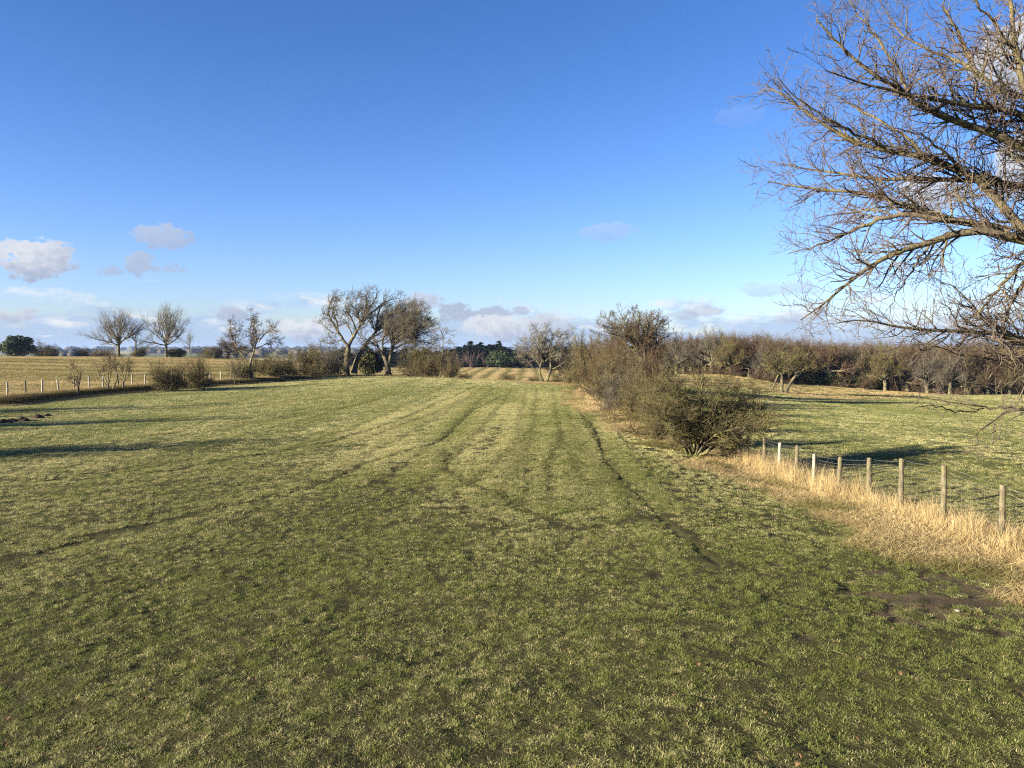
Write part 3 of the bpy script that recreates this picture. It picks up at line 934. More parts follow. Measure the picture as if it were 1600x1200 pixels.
def make_dry_grass():
    rng = np.random.default_rng(33)
    meshes = []
    for s in range(4):       # tall upright straw
        V, F, at = blade_patch(300 + s, .5, 7, 14, .55, .0065, lean=.34, fill=26, curl=.35)
        meshes.append(build_mesh('tall_straw', V, F, M['straw'], False, at))
    for s in range(4):       # lodged straw lying over
        V, F, at = blade_patch(400 + s, .55, 8, 26, .26, .008, lean=1.5, fill=60, curl=1.0)
        meshes.append(build_mesh('lying_straw', V, F, M['straw'], False, at))
    # along the right-hand fence and hedge foot
    x, y = jitter_grid(rng, 2.5, 13, 6, 62, .20)
    fs = fence_side(x, y)
    edge = 1.45 + 2.9 * (fbm(x * .7 + 2, y * .7) - .33) + .5 * rng.random(len(x))
    edge = np.where(y > 28, edge * .8, edge) + np.where(y < 13.5, .7, 0)
    k = in_view(x, y) & (fs > -.9) & (fs < edge) & (mud_mask(x, y) < .8)
    k &= rng.random(len(x)) < np.where(y > 34, .35, np.where(y > 26, .6, 1))
    x, y, fs = x[k], y[k], fs[k]
    tall = (np.abs(fs - .12) < .50) & (rng.random(len(x)) < .8) & (y > 10)
    pick = np.where(tall, rng.integers(0, 4, len(x)), rng.integers(4, 8, len(x)))
    hz = np.where(tall, rng.uniform(.7, 1.35, len(x)), rng.uniform(.5, 1.2, len(x)))
    hz *= np.where(~tall & (fs > 1.2), .6, 1) * np.where(tall & (y < 18.5), .74, 1)
    tone = np.clip((fs - 1.2) * .45 * rng.random(len(x)) + smooth(fbm(x * 1.1 + 60, y * 1.1), .50, .66) * .85 * smooth(fs, .3, 1.0), 0, .95)
    P = [np.stack([x, y, height(x, y)], 1)]; RZ = [rng.uniform(0, 6.28, len(x))]; PK = [pick]; TN = [tone]; DK = [np.zeros(len(x))]
    SC = [np.stack([np.full(len(x), .8), np.full(len(x), .8), hz], 1)]
    # the grassy bank under the left fence and the far edge of the pasture
    uu = rng.uniform(-60, 1290, 4600)
    bd = np.interp(uu, BORDER_U, BORDER_D)
    dd = bd + rng.uniform(-.5, 4.2, len(uu)) * np.where(uu < 520, 1, .8)
    x, y = (uu - 800) / 1200 * dd, dd
    low = (dd - bd < 1.9) & (uu < 520)
    tall2 = ~low & (rng.random(len(x)) < .4)
    P.append(np.stack([x, y, height(x, y)], 1)); RZ.append(rng.uniform(0, 6.28, len(x)))
    PK.append(np.where(tall2, rng.integers(0, 4, len(x)), rng.integers(4, 8, len(x))))
    SC.append(np.stack([np.full(len(x), 1.6), np.full(len(x), 1.6), rng.uniform(.3, .7, len(x)) * np.where(tall2, .65, np.where(low, np.where(dd - bd < .4, .8, .45), .85))], 1))
    TN.append(np.where(low, np.where(dd - bd < .4, .1, rng.uniform(.2, .9, len(x))), rng.uniform(0, .45, len(x)))); DK.append(np.where(low & (dd - bd > .4), rng.uniform(.1, .6, len(x)), 0))
    instancer('dry_grass', np.concatenate(P), np.concatenate(RZ), np.concatenate(SC), np.concatenate(PK),
              dict(tone=np.concatenate(TN), dark=np.concatenate(DK)), meshes)


def make_litter():
    """dead oak leaves and broken stalks blown over the near turf"""
    rng = np.random.default_rng(71)
    meshes = []
    for s in range(3):
        n = 7
        u = np.linspace(0, 1, n); w = np.sin(u * math.pi) ** .7 * (.022 + .007 * np.cos(u * 19)); c = .018 * np.sin(u * 3.0 + s)
        L = np.stack([u * .075 - .037, -w, c + .5 * w], 1); Rr = np.stack([u * .075 - .037, w, c + .6 * w], 1); Md = np.stack([u * .075 - .037, 0 * w, c], 1)
        V = np.concatenate([L, Md, Rr]); i = np.arange(n - 1)
        F = np.concatenate([np.stack([i, i + 1, n + i + 1, n + i], 1), np.stack([n + i, n + i + 1, 2 * n + i + 1, 2 * n + i], 1)])
        meshes.append(build_mesh('dead_leaf', V + np.array([0, 0, .035]), [F], M['leaf'], True))
    for s in range(2):
        P = walk(np.array([[0, 0, .02]]), np.array([[1, .1, .12]]), np.array([.28]), 6, .22, (0, 0, -.2), rng)
        V, F = tubes(P, np.linspace(.0024, .0012, 6)[None], 4, rng)
        meshes.append(build_mesh('dead_stalk', V, [F], M['straw_stalk'], True))
    x, y = rng.uniform(-14, 16, 5200), rng.uniform(5, 24, 5200)
    k = in_view(x, y) & (rng.random(len(x)) < (.10 + .55 * smooth(x, -2, 9)) * fbm(x * .5, y * .5) * 1.3)
    x, y = x[k], y[k]
    z = height(x, y) + (fbm(x * 1.2, y * 1.2) - 0.5) * 0.09 + .01
    sc = rng.uniform(.45, .8, len(x))
    instancer('leaf_litter', np.stack([x, y, z], 1), rng.uniform(0, 6.28, len(x)), np.stack([sc, sc, sc], 1),
              np.where(rng.random(len(x)) < .8, rng.integers(0, 3, len(x)), rng.integers(3, 5, len(x))), {}, meshes)


n_grass = make_pasture()
make_litter()
make_dry_grass()
make_stubble()


# ------------------------------------------------------------------ plants: shared shapes
def pair(name, tv, cv, mt, mc, norm=True):
    if norm: tv, cv = normalise(tv, cv)
    return build_mesh(name + '_wood', tv[0], tv[1], M[mt]), build_mesh(name + '_crown', cv[0], cv[1], M[mc])


FINE = [dict(dens=2.8, len_=(1.0, 2.2), ang=(22, 50), K=5, wander=0.17, bias=(0, 0, .3), rr=0.6, rmax=.055, tip=.35, t0=.25, taper=.3),
        dict(dens=3.6, len_=(0.8, 1.6), ang=(22, 50), K=4, wander=0.2, bias=(0, 0, .4), rr=0.6, rmax=.04, tip=.45),
        dict(dens=9, len_=(0.4, 0.9), ang=(20, 50), K=2, wander=0.2, bias=(0, 0, .35), rr=0.7, rmax=.016, tip=.6)]
SH = {}
for i in range(6):
    SH['oak%d' % i] = pair('oak', *dome_tree(10 + i, nl=14, L=(3.6, 4.6), wander=.17, trunk_h=1.7 + .3 * (i % 3), elev=(-6 + 5 * (i % 2), 86), bias=(0, 0, .15), lean=((.5, -.6, .2, -.3, .7, -.1)[i], .3 * (-1) ** i)), 'bark', ('twig', 'twig_red', 'twig_olive', 'twig_grey', 'twig_red', 'twig_grey')[i])
for i in range(2):
    SH['fan%d' % i] = pair('ash', *dome_tree(40 + i, H=12, trunk_h=2.6, r=.24, nl=20, L=(4.6, 5.6), elev=(8, 88), levels=FINE, wander=.12, bias=(0, 0, .4)), 'bark', 'twig_pale')
for i in range(2):
    SH['small%d' % i] = pair('slim_tree', *dome_tree(50 + i, trunk_h=2.6, r=.16, nl=8, L=(2.2, 3.6), elev=(25, 88), levels=FINE, wander=.16, bias=(0, 0, .5)), 'bark', 'twig_pale')
for i in range(5):
    SH['bush%d' % i] = pair('bush', *bush_tree(60 + i, n=18, wind=(.25, 0, 0) if i % 2 else None), 'thorn', 'thorn')
for i in range(4):
    SH['hedge%d' % i] = pair('hedge_shrub', *bush_tree(70 + i, n=20, H=3.4, spread=2.2, el0=5), 'thorn', ('thorn', 'twig_olive', 'twig_grey', 'twig_red')[i])
birch_lv = [dict(dens=3.0, len_=(.8, 1.8), ang=(15, 35), K=4, wander=.1, bias=(0, 0, .5), rr=.6, rmax=.03, tip=.4, t0=.25),
            dict(dens=4.0, len_=(.4, 1.0), ang=(18, 40), K=3, wander=.15, bias=(0, 0, .3), rr=.7, rmax=.022, tip=.6)]
SH['birch0'] = pair('birch', *bush_tree(80, n=8, H=8, spread=2.2, levels=birch_lv, r=.07, el0=66), 'birch', 'birch')


def conifer(seed):
    rng = np.random.default_rng(seed)
    H = 10.0
    tp = np.stack([np.zeros(6), np.zeros(6), np.linspace(-.3, H, 6)], 1)
    tv = join([tubes(tp[None], np.linspace(.16, .02, 6)[None], 6, rng)])
    n = 230
    t = rng.uniform(.03, .99, n) ** .9
    az_ = rng.uniform(0, 6.28, n)
    L = (1 - t) ** .8 * 2.3 * rng.uniform(.65, 1.15, n) + .12
    d = np.stack([np.cos(az_), np.sin(az_), rng.uniform(-.15, .4, n)], 1)
    st = np.stack([np.zeros(n), np.zeros(n), t * H], 1)
    P = walk(st, d, L, 4, .1, (0, 0, -.25), rng)
    # needle sprays: small kite faces hanging either side of every bough
    m = 26
    q = rng.uniform(.12, 1, (n, m)); f = q * 3; k = np.minimum(f.astype(int), 2); f -= k
    ii = np.arange(n)[:, None]
    p = (P[ii, k] * (1 - f)[..., None] + P[ii, k + 1] * f[..., None]).reshape(-1, 3)
    N = len(p)
    a = unit(np.repeat(unit(P[:, -1] - P[:, 0]), m, 0) + rng.normal(size=(N, 3)) * .55)
    b = unit(np.cross(a, rng.normal(size=(N, 3))))
    s = rng.uniform(.18, .42, N)[:, None]
    V = np.stack([p, p + a * s * .5 + b * s * .28, p + a * s + np.array([0, 0, -.08]), p + a * s * .5 - b * s * .28], 1).reshape(-1, 3)
    F = np.arange(N * 4).reshape(-1, 4)
    cv = join([(V, F), tubes(P, np.linspace(.04, .01, 4)[None].repeat(n, 0), 3, rng)])
    return tv, cv


for i in range(3):
    SH['conifer%d' % i] = pair('conifer', *conifer(90 + i), 'bark', 'needle')


def evergreen(seed, mat='evergreen'):
    rng = np.random.default_rng(seed)
    cs, rs = [(0, 0, 2.3)], [(2.2, 2.2, 2.2)]
    for k in range(13):
        a, e = rng.uniform(0, 6.28), rng.uniform(-.5, 1.4)
        cs.append((math.cos(a) * math.cos(e) * 1.9, math.sin(a) * math.cos(e) * 1.9, 2.4 + math.sin(e) * 1.9)); rs.append(tuple(rng.uniform(.55, 1.1, 3)))
    V, F = leaf_cloud(rng, cs, rs, 6500, .30)
    V[:, 2] = np.maximum(V[:, 2], .05)
    st = np.stack([rng.normal(size=5) * .2, rng.normal(size=5) * .2, np.full(5, -.2)], 1)
    P = walk(st, np.stack([rng.normal(size=5) * .3, rng.normal(size=5) * .3, np.ones(5)], 1), np.full(5, 3.4), 5, .1, (0, 0, .2), rng)
    tv = join([tubes(P, np.linspace(.14, .03, 5)[None].repeat(5, 0), 6, rng)])
    return pair('evergreen', tv, (V, [F]), 'bark', mat)


SH['ever0'] = evergreen(95); SH['ever1'] = evergreen(96)
SH['ivyb0'] = evergreen(97, 'ivy')

PLANT_PARTS = {'bush': ('stems', 'crown'), 'hedge': ('stems', 'crown')}


def plant(shape, name, label, cat, px, ytop, d, wpx, rot=0.0, group=None, sink=0.05, base_z=None):
    """put a copy of a shared shape where the photo shows it: px, top pixel, distance, width in pixels"""
    x = (px - 800) / 1200 * d
    z = float(height(x, d)[0]) if base_z is None else base_z
    top = float(at_pixel(px, ytop, d)[2])
    h = max(top - z, .4) + sink
    w = wpx / 1200 * d
    o = thing(name, label, cat, (x, d, z - sink), rot, group, (w, w, h))
    link('trunk', SH[shape][0], o)
    link('crown', SH[shape][1], o)
    return o


# ------------------------------------------------------------------ trees drawn limb by limb
RS = 0.58


def drawn_tree(name, label, cat, d, trunks, limbs, levels, mats, seed, rmin=.010, depth=.9, bias=None, base=None, S=(5, 4, 3, 3), domes=()):
    """trunks / limbs: (pixel polyline, r0, r1[, depth offset at the end]); each limb is a part of its own"""
    rng = np.random.default_rng(seed)
    bx = (base[0] - 800) / 1200 * d
    bz = float(height(bx, d)[0]) - .1
    org = np.array([bx, d, bz])
    root = thing(name, label, cat, tuple(org))
    lines = []
    for kind, items in (('trunk', trunks), ('limb', limbs)):
        for it in items:
            pts, r0, r1 = it[0], it[1] * RS, it[2] * RS
            dy = it[3] if len(it) > 3 else (0.0 if kind == 'trunk' else rng.uniform(-1, 1) * depth)
            n = len(pts)
            W = np.array([at_pixel(a, b, d) for a, b in pts]) - org
            W[:, 1] += np.linspace(0, 1, n) ** 1.2 * dy + (it[4] if len(it) > 4 else 0)
            K = 9 if kind == 'trunk' else 12
            P = smooth_line(W, K, .012 * np.linalg.norm(W[-1] - W[0]) / 2, rng)
            Rr = trunk_radii(r0, r1, K, .4 if kind == 'trunk' and P[0, 2] < .6 else 0)
            V, F = tubes(P[None], Rr[None], 9 if kind == 'trunk' else 7, rng)
            link(kind, build_mesh(kind, V, [F], M[mats[0]]), root)
            if kind == 'limb': lines.append((P, Rr))
    # boughs that fill the rounded crown: (start px, centre px, radii px, how many)
    fill = []
    for (sx_, sy_), (cx, cy), (rx, ry), nb in domes:
        s0 = at_pixel(sx_, sy_, d) - org
        c0 = at_pixel(cx, cy, d) - org
        for k in range(nb):
            v = unit(rng.normal(size=3)); v[2] = abs(v[2]) * 1.15 - .25
            t = c0 + v * np.array([rx, rx * .8, ry]) / 1200 * d * rng.uniform(.78, 1.0)
            mid = s0 * .5 + t * .5 + np.array([0, 0, .10 * np.linalg.norm(t - s0)]) * rng.uniform(-.3, 1.2)
            P = smooth_line([s0, s0 * .78 + mid * .22, mid, t], 10, .02 * np.linalg.norm(t - s0), rng)
            fill.append((P, np.linspace(1, .12, 10) * rng.uniform(.07, .12)))
    if fill:
        V, F = join([tubes(P[None], Rr[None], 6, rng) for P, Rr in fill])
        link('boughs', build_mesh('boughs', V, F, M[mats[0]]), root, 'stuff')
    V, F = crown_of(lines + fill, levels, rng, S=S, bias=bias, rmin=rmin)
    link('crown', build_mesh('crown', V, F, M[mats[1]]), root)
    return root


OAKLV = [dict(dens=3.6, len_=(1.2, 3.0), ang=(22, 55), K=5, wander=.26, bias=(0, 0, .25), rr=.6, rmax=.06, tip=.35, t0=.25),
         dict(dens=4.4, len_=(.7, 1.4), ang=(30, 65), K=4, wander=.28, bias=(0, 0, .3), rr=.6, rmax=.032, tip=.5),
         dict(dens=7.5, len_=(.3, .8), ang=(25, 60), K=2, wander=.25, bias=(0, 0, .25), rr=.75, rmax=.022, tip=.6)]
OAKSPARSE = [dict(OAKLV[0], dens=3.3, len_=(1.0, 2.7), t0=.25), dict(OAKLV[1], dens=4.5, len_=(.5, 1.4), rmax=.024), dict(OAKLV[2], dens=8, len_=(.3, .8), rmax=.015)]

# the three wind-bent oaks at the top of the pasture
drawn_tree('oak_tree', 'tall bare windswept oak with upright trunk, left one of the leaning pair above the pasture', 'tree', 95,
           [([(540, 586), (542, 565), (545, 545), (543, 538)], .75, .50)],
           [([(543, 540), (536, 530), (526, 517), (520, 505), (512, 495), (508, 488), (516, 478), (513, 468), (520, 460)], .34, .06),
            ([(529, 522), (527, 508), (524, 495), (518, 485), (514, 472), (518, 463), (527, 463)], .22, .05),
            ([(536, 530), (524, 534), (510, 537), (500, 533)], .17, .04),
            ([(520, 520), (510, 513), (503, 505), (498, 500)], .14, .03),
            ([(545, 540), (551, 527), (558, 515), (566, 505), (574, 493), (578, 480), (586, 470), (590, 462)], .40, .06),
            ([(551, 527), (548, 515), (541, 503), (531, 494), (528, 488)], .16, .04),
            ([(556, 517), (552, 502), (546, 492), (540, 482), (540, 468), (545, 460)], .20, .04),
            ([(562, 508), (562, 495), (555, 482), (556, 468), (561, 458)], .18, .04),
            ([(570, 498), (575, 480), (572, 465), (578, 455)], .18, .04),
            ([(574, 493), (588, 482), (598, 474), (608, 466), (622, 465)], .2, .04)],
           OAKSPARSE, ('bark', 'twig_grey'), 301, bias=(.35, 0, 0), base=(540, 586), depth=1.6, domes=(((566, 505), (575, 488), (34, 34), 7),))
drawn_tree('oak_tree', 'bare oak with slanting trunk, right one of the leaning pair above the pasture', 'tree', 96,
           [([(553, 583), (556, 565), (563, 550), (572, 538)], .60, .42)],
           [([(570, 541), (578, 528), (587, 518), (598, 508), (606, 500), (612, 490), (620, 480)], .34, .06),
            ([(576, 532), (590, 522), (605, 515), (620, 506), (634, 500)], .22, .05),
            ([(574, 536), (566, 530), (560, 522), (555, 515)], .15, .04),
            ([(586, 519), (590, 505), (592, 490), (598, 478), (606, 470)], .2, .05),
            ([(572, 538), (582, 536), (592, 533), (600, 530)], .15, .04)],
           OAKSPARSE, ('bark', 'twig_grey'), 302, bias=(.4, 0, 0), base=(553, 583), depth=1.6, domes=(((587, 518), (600, 502), (34, 32), 8),))
drawn_tree('oak_tree', 'dense brown wind-shaped oak with crown swept right, beside the leaning pair of oaks', 'tree', 94,
           [([(607, 586), (606, 572), (603, 562), (600, 556)], .62, .46), ([(606, 575), (609, 562), (612, 550), (614, 540)], .42, .3)],
           [([(601, 558), (594, 546), (588, 537), (580, 532), (574, 528)], .26, .05),
            ([(600, 557), (597, 545), (598, 530), (602, 515), (600, 500), (604, 490)], .24, .05),
            ([(613, 542), (612, 525), (618, 508), (625, 492), (632, 480), (642, 474)], .30, .06),
            ([(613, 542), (622, 528), (632, 515), (645, 502), (655, 490), (660, 480)], .28, .06),
            ([(614, 540), (626, 530), (640, 522), (656, 515), (668, 508)], .26, .05),
            ([(614, 545), (628, 538), (644, 533), (660, 533), (678, 538)], .22, .04),
            ([(618, 530), (630, 520), (648, 518), (664, 522), (676, 528)], .18, .04),
            ([(610, 555), (622, 548), (634, 546)], .15, .04),
            ([(606, 520), (614, 505), (620, 492), (618, 482)], .16, .04),
            ([(613, 542), (630, 517), (650, 497), (669, 494)], .2, .04), ([(614, 540), (640, 526), (664, 511), (683, 520)], .18, .04),
            ([(612, 542), (607, 515), (612, 490), (624, 475)], .18, .04), ([(613, 540), (626, 510), (640, 488), (652, 474)], .2, .04)],
           [dict(OAKLV[0], dens=3.8), dict(OAKLV[1], dens=6, rmax=.024), dict(OAKLV[2], dens=7.5, rmax=.014)], ('bark', 'twig_grey'), 303, bias=(.45, 0, -.05), base=(607, 586), depth=2.6, domes=(((613, 540), (640, 514), (42, 42), 12),))
drawn_tree('thorn_tree', 'twisted half-dead thorn tree with long bleached left arm on the left fence line', 'tree', 77,
           [([(393, 597), (393, 585), (391, 575), (390, 568)], .33, .26)],
           [([(389, 570), (380, 557), (373, 547), (368, 536), (361, 526), (358, 516), (361, 508), (360, 500)], .17, .04),
            ([(369, 537), (363, 528), (368, 520), (375, 515)], .08, .02),
            ([(391, 570), (396, 556), (398, 545), (405, 535), (402, 522), (400, 510), (402, 497), (399, 491)], .19, .04),
            ([(396, 556), (392, 540), (390, 525), (385, 512), (390, 502)], .12, .03),
            ([(404, 534), (412, 525), (420, 518), (430, 515), (437, 510)], .12, .03),
            ([(400, 545), (412, 538), (424, 533), (434, 535)], .11, .03),
            ([(393, 560), (384, 548), (378, 540)], .09, .02)],
           [dict(dens=6.5, len_=(.6, 1.7), ang=(30, 75), K=5, wander=.3, bias=(.15, 0, .1), rr=.6, rmax=.05, tip=.35, t0=.3),
            dict(dens=7, len_=(.35, .8), ang=(30, 70), K=3, wander=.3, bias=(.2, 0, 0), rr=.6, rmax=.026, tip=.5),
            dict(dens=12, len_=(.2, .5), ang=(25, 60), K=2, wander=.25, bias=(.2, 0, 0), rr=.75, rmax=.015, tip=.6)], ('bark_pale', 'twig_red'), 304, base=(393, 597), depth=1.2)
drawn_tree('hawthorn_tree', 'open-crowned bare tree with forked dark trunk on the crest mid pasture edge', 'tree', 84,
           [([(852, 606), (855, 595), (858, 585), (862, 575), (860, 568)], .32, .2), ([(851, 600), (846, 590), (842, 580), (845, 572)], .22, .16)],
           [([(845, 574), (838, 562), (828, 552), (815, 545), (808, 542)], .13, .03),
            ([(844, 575), (848, 560), (850, 545), (854, 530), (852, 515), (856, 508)], .17, .03),
            ([(860, 570), (860, 555), (866, 542), (872, 530), (880, 520), (888, 514)], .17, .03),
            ([(850, 547), (842, 535), (838, 522), (835, 514)], .1, .02),
            ([(862, 577), (874, 572), (886, 562), (898, 556)], .12, .03),
            ([(860, 560), (872, 553), (884, 548), (896, 545)], .1, .02),
            ([(842, 580), (832, 574), (822, 562), (812, 556)], .1, .02),
            ([(846, 560), (836, 548), (826, 540), (818, 530)], .1, .02)],
           [dict(OAKLV[0], len_=(.9, 2.0), dens=3.8), dict(OAKLV[1], len_=(.5, 1.1), dens=6.0), dict(OAKLV[2], len_=(.25, .6), dens=11, rmax=.014)], ('bark', 'twig_pale'), 305, base=(852, 606), depth=1.6, domes=(((850, 565), (852, 546), (42, 40), 10),))
drawn_tree('oak_tree', 'tallest bare oak rising out of the right hedge, wide domed crown', 'tree', 66,
           [([(1000, 612), (1002, 590), (1004, 570), (1000, 556)], .38, .3), ([(1003, 575), (1008, 558), (1007, 545), (1002, 535)], .26, .2)],
           [([(1000, 558), (985, 545), (972, 532), (960, 520), (945, 510), (932, 505)], .19, .03),
            ([(1000, 556), (990, 540), (984, 525), (978, 508), (972, 494), (965, 486)], .19, .03),
            ([(1002, 536), (998, 520), (1000, 505), (1006, 492), (1004, 484)], .17, .03),
            ([(1003, 540), (1014, 525), (1024, 512), (1036, 503), (1048, 500)], .17, .03),
            ([(1006, 550), (1020, 540), (1034, 530), (1048, 525), (1060, 528)], .15, .03),
            ([(1000, 530), (1012, 512), (1022, 498), (1030, 490)], .14, .03),
            ([(992, 548), (975, 545), (955, 540), (935, 535)], .13, .03),
            ([(984, 528), (968, 512), (950, 498), (940, 492)], .13, .03),
            ([(998, 556), (978, 560), (955, 558), (930, 552)], .12, .03)],
           [dict(OAKLV[0], len_=(.8, 1.8), dens=3.2, rmax=.045), dict(OAKLV[1], len_=(.45, 1.0), dens=5.5, rmax=.022), dict(OAKLV[2], len_=(.25, .6), dens=9, rmax=.011)], ('bark', 'twig'), 306, base=(1000, 612), depth=2.6, domes=(((1000, 550), (988, 528), (68, 50), 26),))
drawn_tree('oak_tree', 'olive round-crowned oak with slanting trunks alone in the right field before the wood', 'tree', 92,
           [([(1222, 618), (1221, 605), (1222, 592), (1222, 585)], .38, .28), ([(1225, 618), (1231, 605), (1238, 594), (1244, 586)], .40, .26),
            ([(1206, 612), (1210, 600), (1214, 590), (1217, 584)], .22, .15)],
           [([(1222, 587), (1214, 578), (1206, 570), (1196, 562), (1188, 556)], .17, .03),
            ([(1222, 587), (1226, 574), (1224, 560), (1228, 550), (1230, 545)], .18, .03),
            ([(1222, 588), (1232, 576), (1238, 562), (1246, 552)], .16, .03),
            ([(1244, 587), (1250, 576), (1260, 566), (1270, 558)], .17, .03),
            ([(1244, 588), (1258, 580), (1270, 577), (1282, 576)], .15, .03),
            ([(1217, 586), (1208, 578), (1200, 574), (1190, 573)], .12, .03),
            ([(1217, 586), (1212, 570), (1208, 558), (1212, 550)], .12, .03),
            ([(1246, 585), (1250, 570), (1252, 558), (1258, 550)], .14, .03)],
           [dict(OAKLV[0], len_=(.8, 1.7), dens=3.2, rmax=.045), dict(OAKLV[1], len_=(.5, 1.0), dens=5.5, rmax=.022), dict(OAKLV[2], len_=(.25, .6), dens=9, rmax=.014)], ('bark', 'twig_olive'), 307, base=(1224, 618), depth=2.2, domes=(((1224, 584), (1230, 568), (46, 28), 18), ((1244, 584), (1252, 566), (34, 24), 8)))
drawn_tree('ivy_tree', 'slender pale-stemmed tree with tufted top at the right end of the top hedge', 'tree', 90,
           [([(687, 592), (690, 578), (687, 566), (694, 552), (690, 540), (694, 530), (691, 520)], .17, .06)],
           [([(690, 545), (682, 538), (675, 530)], .07, .02), ([(691, 540), (700, 532), (708, 535)], .07, .02),
            ([(692, 526), (690, 520), (688, 514)], .07, .02), ([(692, 526), (698, 520), (706, 524)], .06, .02),
            ([(692, 560), (702, 552), (710, 550)], .06, .02), ([(689, 565), (680, 558), (672, 556)], .06, .02)],
           [dict(dens=6, len_=(.6, 1.6), ang=(25, 65), K=4, wander=.25, bias=(.1, 0, .2), rr=.6, rmax=.04, tip=.4, t0=.15),
            dict(dens=12, len_=(.3, .7), ang=(25, 60), K=3, wander=.25, bias=(.1, 0, .2), rr=.7, rmax=.018, tip=.6)], ('bark', 'twig_olive'), 308, base=(687, 592), depth=.7)

# ------------------------------------------------------------------ the great oak at the right edge
def great_oak():
    rng = np.random.default_rng(77)
    tx, ty = 9.95, 12.0
    tz = float(height(tx, ty)[0]) - .15
    org = np.array([tx, ty, tz])
    root = thing('oak_tree', 'large near bare oak whose lichened branches reach in from the right edge', 'tree', tuple(org))
    tp = smooth_line([(0, 0, 0), (.05, 0, 1.6), (-.05, .1, 3.2), (-.15, .1, 5.2), (-.1, .2, 7.2)], 12, .03, rng)
    tr = trunk_radii(.52, .2, 12, .5)
    V, F = tubes(tp[None], tr[None], 14, rng)
    link('trunk', build_mesh('trunk', V, [F], M['near_bark']), root)
    # (pixel path from the trunk out to the tip, start radius, end radius, tip distance)
    drawn = [
        ([(1780, 330), (1680, 270), (1600, 228), (1582, 218), (1547, 207), (1513, 199), (1469, 181), (1432, 165), (1406, 147), (1385, 131), (1366, 121), (1330, 90), (1300, 62), (1275, 30)], .145, .018, 11.2),
        ([(1770, 480), (1680, 420), (1600, 377), (1584, 351), (1574, 322), (1566, 298), (1545, 296), (1519, 273), (1500, 262), (1456, 253), (1416, 244), (1385, 231), (1343, 226), (1314, 220), (1290, 207), (1267, 184), (1259, 157), (1219, 147), (1193, 131)], .15, .014, 12.6),
        ([(1770, 250), (1690, 220), (1640, 190), (1600, 147), (1592, 105), (1582, 66), (1584, 34), (1574, -20), (1560, -70)], .12, .03, 12.4),
        ([(1770, 290), (1690, 235), (1600, 184), (1574, 168), (1529, 165), (1482, 160), (1442, 155), (1400, 140), (1350, 138), (1318, 118), (1290, 110)], .11, .012, 10.8),
        ([(1770, 220), (1690, 180), (1600, 150), (1563, 142), (1526, 121), (1508, 94), (1469, 87), (1430, 73), (1400, 45), (1380, 8)], .09, .012, 13.4),
        ([(1770, 380), (1690, 320), (1600, 283), (1560, 289), (1521, 282), (1469, 281), (1395, 277), (1361, 275), (1311, 274), (1250, 262), (1200, 252)], .11, .011, 13.8),
        ([(1775, 480), (1690, 420), (1600, 372), (1574, 361), (1534, 361), (1492, 361), (1456, 374), (1429, 388), (1403, 395), (1369, 403), (1343, 419), (1316, 451), (1293, 474), (1269, 490), (1251, 500)], .17, .012, 11.4),
        ([(1574, 361), (1550, 354), (1511, 346), (1474, 340), (1440, 330), (1416, 325), (1390, 314), (1369, 304), (1311, 300), (1250, 290), (1200, 284)], .10, .011, 12.8),
        ([(1474, 340), (1442, 336), (1403, 338), (1377, 338), (1343, 356), (1306, 372), (1280, 385), (1232, 396)], .065, .010, 12.2),
        ([(1775, 620), (1690, 570), (1600, 532), (1547, 519), (1495, 516), (1416, 514), (1364, 500), (1327, 490), (1306, 505)], .095, .010, 11.0),
        ([(1775, 600), (1690, 560), (1600, 529), (1574, 523), (1547, 505), (1520, 480), (1500, 450), (1470, 440)], .085, .010, 12.9),
        ([(1775, 620), (1690, 585), (1600, 557), (1562, 560), (1525, 560), (1495, 552), (1458, 540)], .05, .009, 11.5),
        ([(1775, 640), (1690, 630), (1600, 637), (1570, 642), (1550, 657), (1530, 672), (1518, 686)], .05, .009, 11.0),
        ([(1600, 637), (1565, 640), (1535, 637), (1487, 628), (1437, 622)], .032, .008, 11.6),
        ([(1537, 638), (1510, 645), (1480, 640), (1455, 632), (1425, 640)], .022, .007, 11.2),
        ([(1550, 657), (1551, 672), (1558, 686), (1564, 694)], .018, .006, 10.9),
        ([(1600, 410), (1570, 440), (1545, 470), (1520, 500), (1490, 505)], .05, .008, 11.8),
        ([(1456, 374), (1440, 400), (1420, 430), (1400, 460), (1390, 480)], .035, .007, 11.9),
        ([(1385, 231), (1350, 215), (1310, 195), (1270, 170), (1230, 140), (1215, 120)], .04, .008, 11.2),
        ([(1456, 253), (1420, 215), (1380, 190), (1330, 165), (1290, 140)], .045, .008, 12.9),
        ([(1500, 262), (1470, 235), (1440, 210), (1400, 200)], .04, .008, 11.4),
        ([(1526, 121), (1500, 60), (1480, 20), (1465, -20)], .05, .01, 12.2),
        ([(1600, 100), (1560, 50), (1530, 10), (1500, -30)], .05, .012, 11.5),
        ([(1432, 165), (1405, 110), (1370, 60), (1340, 20), (1320, -10)], .045, .008, 11.9),
        ([(1600, 440), (1580, 470), (1570, 505), (1548, 530)], .05, .009, 12.6),
    ]
    lines = []
    for pts, r0, r1, dt in drawn:
        n = len(pts)
        xs = np.array([p[0] for p in pts], float)
        span = max(xs[0], 1600) - xs
        t = span / max(span.max(), 1)
        t = np.maximum.accumulate(t)
        dd = 12.0 + (dt - 12.0) * np.linspace(0, 1, n)
        W = np.concatenate([at_pixel(a, b, q)[None] for (a, b), q in zip(pts, dd)]) - org
        K = 16
        P = smooth_line(W, K, .016, rng)
        Rr = (np.linspace(1, 0, K) ** 1.0 * (r0 - r1) + r1) * .66
        lines.append((P, Rr))
    # limbs of the rest of the crown, away to the right
    n = 9
    az_ = np.linspace(-.8, 1.1, n); el_ = np.radians(rng.uniform(18, 70, n))
